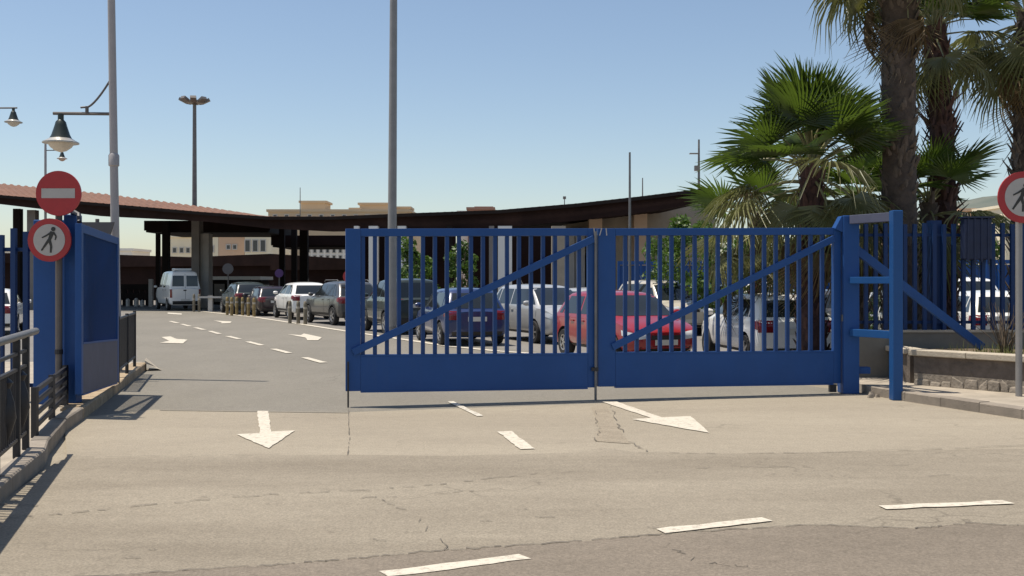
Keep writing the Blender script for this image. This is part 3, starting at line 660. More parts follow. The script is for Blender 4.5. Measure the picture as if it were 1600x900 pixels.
# flood light mast
Y = 75; b = P(304, 440, Y); zt_ = P(0, 160, Y).z
fm = thing('floodlight_mast', 'tall mast with a crown of floodlights rising behind the red roof', 'light mast', (b.x, Y, 0))
mb = MB(); mb.tube([(b.x, Y, 0), (b.x, Y, zt_)], [.22, .13], 12); part('pole', mb, M['steel'], fm, True)
mb = MB(); mb.lathe([(.2, -.1), (.75, -.05), (.75, .08), (.2, .1)], (b.x, Y, zt_), n=20); part('crown_ring', mb, M['flood'], fm, True)
for k in range(8):
    a = k*math.pi/4+.2; p = Vector((b.x+.85*math.cos(a), Y+.85*math.sin(a), zt_+.12)); d = Vector((math.cos(a), math.sin(a), 0))
    mb = MB(); mb.bar(p-d*.25+Vector((0, 0, -.12)), p+d*.22+Vector((0, 0, .12)), .42, .2); part('floodlight', mb, M['flood'], fm)
Y = 32; b = P(613, 440, Y)
pm = thing('tall_pole', 'thick plain grey pole standing among the cars behind the left gate leaf', 'pole', (b.x, Y, 0))
mb = MB(); mb.tube([(b.x-.02, Y, 0), (b.x, Y, 4), (b.x+.06, Y, 14)], [.15, .135, .105], 14); part('shaft', mb, M['pole_grey'], pm, True)
mb = MB(); mb.lathe([(.28, 0), (.28, .03), (.17, .05), (.16, .3)], (b.x, Y, 0), n=14); part('base_plate', mb, M['steel'], pm, True)
mb = MB(); mb.box(b.x-.9, b.x+1.0, Y-.1, Y+.1, 13.95, 14.1); part('lamp_arm', mb, M['steel'], pm)
def mast(name, label, cat, px, pyt, Y, z0, r, bits=(), m='steel'):
    b = P(px, pyt, Y); t = thing(name, label, cat, (b.x, Y, z0))
    mb = MB(); mb.tube([(b.x, Y, z0), (b.x, Y, b.z)], [r, r*.6], 8); part('pole', mb, M[m], t, True)
    for (dx, py, wd, h) in bits:
        q = P(px+dx, py, Y); mb = MB(); mb.box(q.x-wd/2, q.x+wd/2, Y-.05-r, Y+.05+r, q.z-h/2, q.z+h/2); part('fitting', mb, M['flood'], t)
mast('flagpole', 'thin bare flagpole rising above the middle of the gate', 'flagpole', 984, 238, 34, 0, .055)
mast('aerial_mast', 'aerial mast with small boxes on the right end of the dark roof', 'aerial', 1092, 218, 60, 5.5, .09, ((-3, 263, .3, .3), (-8, 240, .5, .05), (0, 228, .05, .3)))
mast('aerial_mast', 'short thin aerial on the dark roof right of the flagpole', 'aerial', 1004, 278, 60, 5, .05)
mast('aerial_mast', 'tiny aerial on the roof of the beige apartment block', 'aerial', 469, 293, 160, 10, .09)
mast('aerial_mast', 'tiny aerial with a dish on the middle of the dark roof', 'aerial', 882, 308, 62, 5, .04, ((0, 309, .18, .16),))

# ------------------------------------------------------------------ canopy: sagging ribbon roof
def interp(tab, x):
    for (x0, y0), (x1, y1) in zip(tab, tab[1:]):
        if x <= x1: return y0+(y1-y0)*(x-x0)/(x1-x0)
    return tab[-1][1]
top_px = [(-160, 291), (0, 307), (160, 320), (320, 334), (420, 341), (520, 341), (640, 336), (780, 331), (900, 321), (1000, 310), (1112, 296)]
bot_px = [(-160, 306), (0, 319), (160, 338), (320, 346), (420, 357), (520, 362), (640, 360), (780, 356), (900, 345), (1000, 333), (1112, 314)]
back_px = [(-160, 272), (0, 288), (160, 304), (320, 325), (420, 340.3)]
yn = lambda px: 62-px*.011
cn = thing('canopy_roof', 'long sagging brown roof of the terminal canopy on tall columns', 'canopy', (-10, 60, 0))
N = 112; near = []; low = []; back = []
for i in range(N+1):
    px = -160+(1112+160)*i/N; Yn = yn(px); a = P(px, interp(top_px, px), Yn); near.append(a); low.append(P(px, interp(bot_px, px), Yn))
    Yb = Yn+16
    if px < 420: zb = P(px, interp(back_px, px), Yb).z
    else: zb = P(420, 340.3, yn(420)+16).z - (px-420)*.0012
    bx_ = (px-800)/F*Yn*1.0
    xb = bx_-3.0
    if px < 420:                       # keep the far edge where it shows
        q = P(px-30, interp(back_px, px-30), Yb); xb = q.x; zb = q.z
    else: xb = P(390, 0, yn(420)+16).x+(bx_-P(420, 0, yn(420)).x)
    back.append(Vector((xb, Yb, zb)))
mb = MB()
for i in range(N):      # corrugated sheet: alternate ridge and valley
    h0, h1 = .05, .05
    a0, a1 = near[i], near[i+1]; b0, b1 = back[i], back[i+1]
    pts = []
    for t, h in ((0, 0), (.2, .075), (.45, .075), (.65, 0), (1, 0)):
        pts.append((a0.lerp(a1, t)+Vector((0, -.02, h+.03)), b0.lerp(b1, t)+Vector((0, 0, h+.03))))
    vs = [p for pr in pts for p in pr]; mb.add(vs, [(2*k, 2*k+2, 2*k+3, 2*k+1) for k in range(4)])
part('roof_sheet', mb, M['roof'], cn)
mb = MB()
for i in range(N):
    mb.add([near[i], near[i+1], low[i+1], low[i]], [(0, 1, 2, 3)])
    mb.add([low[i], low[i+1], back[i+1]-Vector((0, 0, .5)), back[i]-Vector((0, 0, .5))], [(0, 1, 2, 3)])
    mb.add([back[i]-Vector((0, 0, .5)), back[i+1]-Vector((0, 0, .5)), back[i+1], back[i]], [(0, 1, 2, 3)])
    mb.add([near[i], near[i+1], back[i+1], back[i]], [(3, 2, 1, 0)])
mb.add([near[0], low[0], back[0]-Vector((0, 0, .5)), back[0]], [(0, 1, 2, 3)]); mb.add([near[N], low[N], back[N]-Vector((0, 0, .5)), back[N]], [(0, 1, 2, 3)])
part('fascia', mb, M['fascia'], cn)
mb = MB()     # thin drip edge proud of the fascia
for i in range(0, N): mb.add([near[i]+Vector((0, -.3, .08)), near[i+1]+Vector((0, -.3, .08)), near[i+1]+Vector((0, -.3, -.10)), near[i]+Vector((0, -.3, -.10))], [(0, 1, 2, 3)]); mb.add([near[i]+Vector((0, -.3, .08)), near[i+1]+Vector((0, -.3, .08)), near[i+1]+Vector((0, -.03, .078)), near[i]+Vector((0, -.03, .078))], [(0, 1, 2, 3)])
part('drip_edge', mb, M['dark_steel'], cn)
def column(px0, px1, pyt, Y, m, root=cn, dep=None, z0=0, name='column'):
    a, b = P(px0, pyt, Y), P(px1, pyt, Y); wd = b.x-a.x
    mb = MB(); mb.box(a.x, b.x, Y, Y+(dep or wd), z0, a.z); part(name, mb, M[m], root)
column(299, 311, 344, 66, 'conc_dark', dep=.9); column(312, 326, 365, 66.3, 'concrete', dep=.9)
column(20, 31, 326, 66, 'dark_steel'); column(42, 55, 328, 63, 'conc_dark'); column(-60, -48, 320, 64, 'conc_dark')
column(243, 249, 346, 74, 'dark_steel'); column(253, 263, 346, 71, 'dark_steel')
column(436, 444, 357, 72, 'dark_steel'); column(455, 463, 358, 75, 'dark_steel'); column(468, 480, 358, 70, 'dark_steel')
for a, b, m in ((553, 560, 'apt_white'), (576, 590, 'apt_white'), (621, 634, 'apt_white'), (698, 706, 'dark_steel'), (764, 772, 'conc_dark'), (778, 800, 'apt_white'), (862, 884, 'wall_beige')):
    column(a, b, 353, yn((a+b)/2)-.9, m, dep=.6)
# lower flat eaves under the big roof
def slab(label, x0, x1, y0, y1, Y, dep, m='dark_steel'):
    a, b = P(x0, y0, Y), P(x1, y1, Y); t = thing('canopy_roof', label, 'canopy', ((a.x+b.x)/2, Y, 0), 0, 'flat canopies under the long roof')
    mb = MB(); mb.box(a.x, b.x, Y, Y+dep, b.z, a.z); part('roof_slab', mb, M[m], t)
    mb = MB(); mb.box(a.x-.1, b.x+.1, Y-.1, Y-.004, b.z+.12, a.z+.05); part('fascia', mb, M['fascia'], t)
slab('dark flat canopy behind the concrete column, left of centre', 228, 420, 346, 363, 72, 8)
slab('dark flat canopy above the white apartments left of the gate', 426, 560, 369, 386, 76, 6)
# long low brown building across the back
lb = thing('terminal_building', 'long low dark brown terminal building across the back of the car park', 'building', (-10, 92, 0))
A1 = P(150, 399, 96); A2 = P(300, 404, 92); A3 = P(425, 399, 88); A4 = P(560, 408, 84); A5 = P(905, 404, 70)
def wallrun(p, q, root, m, name, z0=0, th=.5):
    mb = MB(); d = Vector((q.x-p.x, q.y-p.y, 0)).normalized(); k = Vector((-d.y, d.x, 0))*th
    if k.y < 0: k = -k
    mb.hexa([(p.x, p.y, z0), (q.x, q.y, z0), (q.x+k.x, q.y+k.y, z0), (p.x+k.x, p.y+k.y, z0), p, q, q+k, p+k]); return part(name, mb, M[m], root)
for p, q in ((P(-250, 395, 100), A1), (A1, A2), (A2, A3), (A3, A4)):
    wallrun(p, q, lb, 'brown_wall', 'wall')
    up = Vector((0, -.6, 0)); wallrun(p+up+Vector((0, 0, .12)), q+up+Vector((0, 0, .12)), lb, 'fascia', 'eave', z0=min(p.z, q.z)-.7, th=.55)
wallrun(A4, Vector((A4.x+7, A4.y+3, A4.z+1)), lb, 'brown_wall', 'wall')
# shop front strip, doors and shutters under the eave
for px in range(190, 540, 22):
    Y = interp([(100, 98), (300, 91.2), (425, 87.2), (560, 83)], px)-.15
    a, b = P(px, 452, Y), P(px+15, 478, Y); mb = MB(); mb.box(a.x, b.x, Y-.06, Y, .05, a.z); part('shutter', mb, M['dark_steel'], lb)
# pale strip roof behind the dark cars
t = thing('kiosk_roof', 'low shed with a pale roof edge behind the concrete column', 'shed', (-20, 76, 0))
a, b = P(327, 433, 76), P(412, 431, 76); mb = MB(); mb.box(a.x, b.x, 75, 79, a.z-.2, a.z+.05); part('roof', mb, M['apt_white'], t)
mb = MB(); mb.box(a.x+.2, b.x-.2, 76, 78.5, 0, a.z-.21); part('body', mb, M['dark_steel'], t)
for k in range(4):
    x = a.x+.4+k*1.1; mb = MB(); mb.box(x, x+.75, 75.9, 75.99, .2, a.z-.5); part('panel', mb, M['conc_dark'], t)
# the beige building under the right end of the roof
rbld = thing('beige_building', 'beige rendered building under the rising right end of the dark roof', 'building', (8, 58, 0))
a0, a1 = P(878, 352, 56), P(1118, 314, 54.5)
mb = MB(); mb.hexa([(a0.x, 56, 0), (a1.x, 54.5, 0), (a1.x+2, 66, 0), (a0.x+2, 67, 0), (a0.x, 56, a0.z), (a1.x, 54.5, a1.z), (a1.x+2, 66, a1.z), (a0.x+2, 67, a0.z)]); part('wall', mb, M['wall_beige'], rbld)
for px, py in ((930, 335), (1000, 328)):
    q = P(px, py, 54.9); mb = MB(); mb.box(q.x-.35, q.x+.35, 54.6, 55.6, 0, q.z+.35); part('pilaster', mb, M['apt_pink'], rbld)
for k, px in enumerate((890, 906, 1040, 1062)):
    q = P(px, 405, 55.2); mb = MB(); mb.box(q.x-.25, q.x+.25, 54.9, 55.5, 0, q.z+1.6); part('pilaster', mb, M['concrete'], rbld)
wallrun(P(896, 395, 55.3), P(940, 396, 55.1), rbld, 'dark_steel', 'doorway', th=.2)
# open dark hall under the canopy, seen between the gate bars
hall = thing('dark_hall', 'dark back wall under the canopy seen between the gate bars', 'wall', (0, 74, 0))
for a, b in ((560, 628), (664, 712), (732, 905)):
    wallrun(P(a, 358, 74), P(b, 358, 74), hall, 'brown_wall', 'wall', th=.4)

# ------------------------------------------------------------------ far buildings
def block(label, x0, x1, pyt, Y, dep, m, rows=(), wpx=6, hpx=8, extra=(), cols=None, name='apartment_building', side=None, ang=0, z0=0, balc=False):
    a, b = P(x0, pyt, Y), P(x1, pyt, Y); t = thing(name, label, 'building', ((a.x+b.x)/2, Y, 0))
    mb = MB(); mb.box(a.x, b.x, Y, Y+dep, z0, a.z); part('wall', mb, M[m], t)
    mb = MB(); mb.box(a.x-.25, b.x+.25, Y-.25, Y+dep, a.z+.003, a.z+.4); part('parapet', mb, M[m], t)
    for (xa, xb, yt, dy) in extra:
        p, q = P(xa, yt, Y+dy), P(xb, yt, Y+dy); mb = MB(); mb.box(p.x, q.x, Y+dy, Y+dy+5, a.z+.41, p.z); part('roof_house', mb, M[m], t)
        mb = MB(); mb.box(p.x-.3, q.x+.3, Y+dy-.3, Y+dy+5.3, p.z+.004, p.z+.35); part('roof_cap', mb, M[m], t)
    for py in rows:
        for px in cols:
            p = P(px, py, Y); hw, hh = wpx/2/F*Y, hpx/2/F*Y
            fr = MB()
            fr.box(p.x-hw-.12, p.x+hw+.12, Y-.1, Y-.004, p.z-hh-.12, p.z-hh); fr.box(p.x-hw-.12, p.x+hw+.12, Y-.1, Y-.004, p.z+hh, p.z+hh+.12)
            fr.box(p.x-hw-.12, p.x-hw, Y-.1, Y-.004, p.z-hh+.001, p.z+hh-.001); fr.box(p.x+hw, p.x+hw+.12, Y-.1, Y-.004, p.z-hh+.001, p.z+hh-.001)
            f = part('window', fr, M['frame_white'], t)
            mb = MB(); mb.box(p.x-hw+.002, p.x+hw-.002, Y-.05, Y-.003, p.z-hh+.002, p.z+hh-.002); part('pane', mb, M['pane'], f)
            if balc:
                mb = MB(); mb.box(p.x-hw-.6, p.x+hw+.6, Y-1.0, Y-.11, p.z-hh-.5, p.z-hh-.25); part('balcony', mb, M[m], t)
    return t
block('cream low apartment block left of the concrete column', 264, 331, 371, 150, 14, 'apt_cream', (391,), 5, 7, cols=(273, 284, 294, 318))
block('cream apartment corner just right of the concrete column', 326, 341, 368, 138, 10, 'apt_cream', (389,), 5, 9, cols=(331,))
block('salmon apartment block in the middle of the far row', 341.4, 382, 366, 138, 12, 'apt_pink', (386,), 5, 6, cols=(357, 367))
block('cream block with tall bay windows under the flat canopy', 382.4, 424, 364, 137, 12, 'apt_cream', (384,), 7, 17, cols=(387, 399, 411))
block('large beige apartment block rising above the dark roof left of the tall pole', 419, 640, 331, 165, 20, 'apt_beige', (339,), 5, 6, extra=((470, 508, 317, 4), (548, 560, 328, 3), (562, 608, 320, 6), (604, 640, 326, 8)), cols=tuple(range(430, 636, 18)))
block('white apartment block with many windows left of the gate', 474, 560, 383, 140, 12, 'apt_white', (392, 402), 4, 5, cols=(482, 492, 502, 512, 522, 532, 542), balc=False)
block('small reddish roof house peeping over the middle of the dark roof', 731, 771, 327.5, 170, 12, 'apt_red', extra=((744, 768, 326, 4),))
block('pale roof house left of the reddish one above the dark roof', 716, 731, 333, 172, 10, 'apt_white')
block('pink houses below the hill behind the right sign', 1500, 1570, 330, 150, 12, 'apt_pink', (338, 350), 5, 7, cols=(1508, 1522, 1536, 1550))
block('pale pink house at the right edge below the hill', 1571, 1660, 324, 140, 12, 'apt_cream', (336, 352), 6, 9, cols=(1580, 1595, 1612, 1630))
block('long tan building behind the palms', 1330, 1499, 352, 155, 12, 'apt_pink', (362, 376), 5, 7, cols=tuple(range(1340, 1495, 14)))
block('low white house far left behind the blue fence', -140, 18, 392, 120, 10, 'apt_white', (404,), 6, 8, cols=(-120, -90, -60, -30, 5))
block('tiny far house just right of the left lamp post', 186, 206, 392, 160, 8, 'apt_white')
# hill
mb = MB(); NX, NY = 60, 14; vs = []
for j in range(NY+1):
    for i in range(NX+1):
        X = -200+i*26; Y = 620+j*45; t = j/NY
        ridge = 92*math.exp(-((X-560)/185)**2)+34*math.exp(-((X-330)/120)**2)+44*math.exp(-((X-900)/260)**2)
        z = ridge*math.sin(min(1, t*1.4)*math.pi/2)*(1+.05*math.sin(X*.05+Y*.03)+.03*math.sin(X*.21))-3
        vs.append((X, Y, z))
mb.add(vs, [(j*(NX+1)+i, j*(NX+1)+i+1, (j+1)*(NX+1)+i+1, (j+1)*(NX+1)+i) for j in range(NY) for i in range(NX)])
struct('hill', mb, M['hill'], smooth=True)

# blue boundary fence at the back of the lot
def far_fence(label, x0, x1, Y, pyt, sp=.5):
    a, b = P(x0, pyt, Y), P(x1, pyt, Y); t = thing('boundary_fence', label, 'fence', (a.x, Y, 0))
    mb = MB(); x = a.x
    n = int((b.x-a.x)/sp)
    for i in range(n+1):
        mb = MB(); mb.box(a.x+i*sp, a.x+i*sp+.1, Y-.05, Y+.05, 0, a.z-.001); part('bar', mb, M['blue'], t)
    for z in (a.z, .9, .2):
        mb = MB(); mb.box(a.x, b.x, Y-.07, Y-.051, z-.16, z); part('rail', mb, M['blue'], t)
    mb = MB(); mb.box(a.x, b.x, Y+.06, Y+.1, 0, a.z-.2); part('backing_sheet', mb, M['blue'], t)
far_fence('blue boundary fence across the back of the lot behind the right gate leaf', 965, 1345, 46, 408)
far_fence('blue boundary fence seen behind the right bar fence', 1350, 1700, 42, 406)

# ------------------------------------------------------------------ palms and shrubs
def frond_mesh(name, seed, m_blade, droop=.35, span=205, nseg=34, Lp=.85, Rb=.95, m_pet=None, split=.5, fold=.03):
    rnd = random.Random(seed); mb = MB(); mb.m = 1
    # petiole curving slightly down
    pts = [Vector((Lp*t, 0, .10*math.sin(t*2.2)-.06*t*t)) for t in (0, .35, .7, 1)]
    mb.tube(pts, [.028, .02, .016, .012], 5); mb.m = 0
    o = pts[-1]
    for k in range(nseg):
        a = R(-span/2+span*(k+.5)/nseg); da = R(span/nseg)*.5
        rl = Rb*(1-.22*abs(a)/R(span/2))*rnd.uniform(.88, 1.05); tw = rnd.uniform(-.05, .05); dr = droop*rnd.uniform(.6, 1.5)
        prev = None
        for j, t in enumerate((.04, split*.6, split, split+.5*(1-split), 1)):
            r = rl*t; wd = math.tan(da)*r if t <= split else math.tan(da)*rl*split*(1-t)/(1-split)+.002
            sag = -dr*(max(0, t-.3)**2)*rl*1.7; cup = .25*rl*abs(math.sin(a))*t*.5
            c_ = o+Vector((r*math.cos(a), r*math.sin(a), sag+cup)); s_ = Vector((-math.sin(a+tw), math.cos(a+tw), 0))*wd
            f = Vector((0, 0, fold*min(1, t*2)*(1 if t < 1 else 0)*rl))
            cur = [c_-s_, c_-f, c_+s_]
            if prev: mb.add(prev+cur, [(0, 1, 4, 3), (1, 2, 5, 4)])
            prev = cur
    me = bpy.data.meshes.new(name); me.from_pydata(mb.v, [], mb.f); me.materials.append(m_blade); me.materials.append(m_pet or M['petiole'])
    me.polygons.foreach_set('material_index', mb.mi); return me
FR = [frond_mesh('frond', i, M['frond'], droop=.16+.05*i) for i in range(3)]
FO = [frond_mesh('frond_old', 10+i, M['frond_old'], droop=.55+.15*i, split=.42) for i in range(3)]
FD = [frond_mesh('frond_dry', 20+i, M['frond_dry'], droop=.9, span=150, split=.35) for i in range(2)]
def palm(label, px, Y, lean, zc, r0, r1, n_up, n_mid, n_low, size, bark, boot, group='fan palms by the fence', skirt=0, base_z=0, boots=230, seed=0, boot_len=.16, prel=1.0, shag=None):
    rnd = random.Random(seed); bx = (px-800)/F*Y
    t = thing('fan_palm', label, 'palm', (bx, Y, base_z), 0, group)
    n = 22; axis = []
    for i in range(n+1):
        s_ = i/n; axis.append(Vector((bx+lean[0]*s_+lean[1]*math.sin(s_*math.pi), Y+.1*math.sin(s_*3), base_z+(zc-base_z)*s_)))
    def rad(s_): return r0+(r1-r0)*s_+.12*math.exp(-s_*9)
    mb = MB(); mb.tube(axis, [rad(i/n)*(1+.04*rnd.uniform(-1, 1)) for i in range(n+1)], 16); part('trunk', mb, M[bark], t, True)
    mb = MB()
    for k in range(boots):
        s_ = rnd.random(); f = s_*n; i = min(n-1, int(f)); c_ = axis[i].lerp(axis[i+1], f-i); a = k*2.399+rnd.uniform(-.2, .2); rr = rad(s_)
        d = Vector((math.cos(a), math.sin(a), 0)); sd = Vector((-d.y, d.x, 0)); hl = boot_len*rnd.uniform(.6, 1.5); wd = .055*rnd.uniform(.7, 1.4)
        if shag and shag[0] < s_ < shag[1] and rnd.random() < .6: hl *= 2.0; out = rnd.uniform(.10, .26)
        else: out = rnd.uniform(.03, .09)
        p = c_+d*(rr-.02); dz = rnd.choice((1, 1, -1)) if shag else 1
        tip = c_+d*(rr+out)+Vector((0, 0, hl*dz))
        mb.add([p-sd*wd, p+sd*wd, p+d*.03+Vector((0, 0, -.03)), tip-sd*wd*.35, tip+sd*wd*.35], [(0, 2, 3), (2, 1, 4), (2, 4, 3), (0, 3, 4, 1)])
    part('leaf_bases', mb, M[boot], t, kind='stuff')
    top = axis[-1]
    def put(me, az, el, sc, roll=0, hz=0.0):
        o = bpy.data.objects.new('frond', me); COL.objects.link(o); o.parent = t
        o.matrix_local = Matrix.Translation(top-Vector((bx, Y, base_z))+Vector((0, 0, hz))) @ Matrix.Rotation(az, 4, 'Z') @ Matrix.Rotation(-el, 4, 'Y') @ Matrix.Rotation(roll, 4, 'X') @ Matrix.Scale(sc, 4)
    for k in range(n_up): put(FR[k % 3], k*2.399+rnd.uniform(-.3, .3), R(rnd.uniform(48, 84)), size*rnd.uniform(.85, 1.1), rnd.uniform(-.5, .5))
    for k in range(n_mid): put(FR[k % 3], k*2.399+1+rnd.uniform(-.3, .3), R(rnd.uniform(8, 48)), size*rnd.uniform(.9, 1.15), rnd.uniform(-.6, .6), -.05)
    for k in range(n_low): put(FO[k % 3], k*2.399+2+rnd.uniform(-.3, .3), R(rnd.uniform(-55, 5)), size*rnd.uniform(.9, 1.15), rnd.uniform(-.4, .4), -rnd.uniform(.1, .4))
    for k in range(skirt): put(FD[k % 2], k*2.399+rnd.uniform(-.3, .3), R(rnd.uniform(-85, -55)), size*rnd.uniform(.8, 1.1), 0, -rnd.uniform(.2, .9))
    return t
YP = 19.0
palm('bushy low fan palm with broad green fronds left of the thick trunk', 1268, 18.3, (.0, .03), P(0, 262, 18.3).z, .24, .2, 19, 17, 12, 1.1, 'bark_red', 'boot_red', skirt=3, seed=3, boots=160)
palm('tall fan palm with the thickest grey trunk, crown cut by the top edge', 1410, 18.2, (-.05, .0), 7.85, .27, .30, 10, 14, 9, 1.1, 'bark', 'boot', skirt=4, seed=5, boots=420, boot_len=.13)
palm('leaning fan palm with a shaggy reddish trunk behind the thick one', 1470, 20.6, (-.12, .16), P(0, 40, 20.6).z, .26, .22, 12, 16, 7, .95, 'bark_red', 'boot_red', skirt=2, seed=8, boots=420, boot_len=.15, shag=(.3, .8))
palm('fan palm with a thin ragged trunk at the right picture edge', 1596, 21.5, (.1, .0), P(0, 20, 21.5).z, .2, .17, 12, 14, 12, 1.15, 'bark', 'boot', skirt=5, seed=12, boots=300, boot_len=.15, shag=(.2, .9))
palm('small pale drooping fan palm below the bushy one', 1185, 21.5, (0, 0), P(0, 345, 21.5).z, .18, .16, 3, 7, 12, .95, 'bark_red', 'boot_red', seed=14, boots=60, skirt=2)
palm('young fan palm filling the gap right of the thick trunk', 1452, 20.4, (0, 0), P(0, 316, 20.4).z, .18, .16, 3, 9, 12, .95, 'bark', 'boot', seed=17, boots=60, skirt=3)
palm('young dark fan palm between the bushy palm and the thick trunk', 1345, 20.8, (0, 0), P(0, 318, 20.8).z, .18, .16, 4, 9, 10, .95, 'bark', 'boot', seed=19, boots=60, skirt=4)

def leafy(name, label, cat, px, Y, zb, zt_, rad, n, m='leaf', seed=1, group=None, size=.13, trunk=True):
    rnd = random.Random(seed); bx = (px-800)/F*Y; t = thing(name, label, cat, (bx, Y, 0), 0, group)
    if trunk:
        mb = MB(); top = Vector((bx, Y, (zb+zt_)/2)); mb.tube([(bx, Y, 0), (bx+.05, Y, zb*.6), top], [.09*rad, .07*rad, .03*rad], 8)
        for k in range(6):
            a = k*1.05; mb.tube([(bx, Y, zb*.7+.1*k), (bx+rad*.6*math.cos(a), Y+rad*.6*math.sin(a), zb+(zt_-zb)*(.4+.08*k))], [.035*rad, .012], 5)
        part('trunk', mb, M['twig'], t, True)
    cl_ = []
    for k in range(14):
        a = rnd.uniform(0, 6.28); h = rnd.random(); rr = rad*(.35+.6*math.sin(math.pi*(.15+.75*h)))*rnd.uniform(.4, 1)
        cl_.append((Vector((bx+rr*math.cos(a), Y+rr*math.sin(a), zb+(zt_-zb)*(.08+.84*h))), rad*rnd.uniform(.25, .5)))
    mb = MB()
    for k in range(n):
        c_, r_ = rnd.choice(cl_); d = Vector((rnd.gauss(0, 1), rnd.gauss(0, 1), rnd.gauss(0, .8))); d.normalize(); p = c_+d*r_*rnd.uniform(.55, 1.08)
        u = Vector((rnd.gauss(0, 1), rnd.gauss(0, 1), rnd.gauss(0, 1))).normalized(); v = u.cross(Vector((rnd.gauss(0, 1), rnd.gauss(0, 1), rnd.gauss(0, 1)))).normalized(); s_ = size*rnd.uniform(.6, 1.3)
        mb.add([p-u*s_*.5, p-v*s_*.28, p+u*s_*.6, p+v*s_*.28], [(0, 1, 2, 3)])
    part('crown', mb, M[m], t, kind=None); return t
leafy('shrub', 'yellow green shrub left of the drooping palm above the gate', 'shrub', 1085, 33, .6, P(0, 338, 33).z, 1.1, 2200, seed=2, size=.17, group='shrubs inside the lot')
leafy('shrub', 'green shrub behind the middle of the right gate leaf', 'shrub', 1040, 36, .6, P(0, 366, 36).z, .9, 1600, seed=3, size=.17, group='shrubs inside the lot')
leafy('shrub', 'bright shrub under the drooping palm fronds', 'shrub', 1135, 30, .5, P(0, 350, 30).z, 1.0, 2000, seed=4, size=.16, group='shrubs inside the lot')
leafy('shrub', 'dark shrub between the palm trunks behind the gate', 'shrub', 1230, 26, .4, P(0, 385, 26).z, .9, 1800, 'leaf_dark', seed=5, group='shrubs inside the lot')
leafy('shrub', 'dark shrub behind the guide frame', 'shrub', 1375, 24, .4, P(0, 372, 24).z, .8, 1600, 'leaf_dark', seed=6, group='shrubs inside the lot')
leafy('tree', 'green tree under the canopy seen between the gate bars', 'tree', 652, 50, .9, P(0, 372, 50).z, 1.25, 2000, seed=7, size=.22, group='trees beyond the canopy')
leafy('tree', 'smaller green tree seen between the gate bars right of the first', 'tree', 720, 50, .9, P(0, 376, 50).z, .8, 1300, seed=8, size=.22, group='trees beyond the canopy')
leafy('tree', 'leafy tree left of the small hill houses', 'tree', 1505, 60, 1, P(0, 318, 60).z, 2.0, 1800, seed=9, size=.3, group='trees beyond the canopy')
# dry bush at the planter
ds = thing('dry_bush', 'dry leafless bush in the planter beside the right sign pole', 'bush', (P(1572, 540, 15.9).x, 15.9, .6))
mb = MB(); rnd = random.Random(4)
for k in range(40):
    b_ = Vector((P(1572, 540, 15.9).x+rnd.uniform(-.06, .06), 15.9+rnd.uniform(-.06, .06), .58)); a = rnd.uniform(0, 6.28); h = rnd.uniform(.25, .8)
    e = b_+Vector((math.cos(a)*rnd.uniform(.05, .45), math.sin(a)*.25, h)); mb.tube([b_, b_.lerp(e, .5)+Vector((wob(.05), 0, .05)), e], [.008, .006, .003], 4)
part('branches', mb, M['twig'], ds)

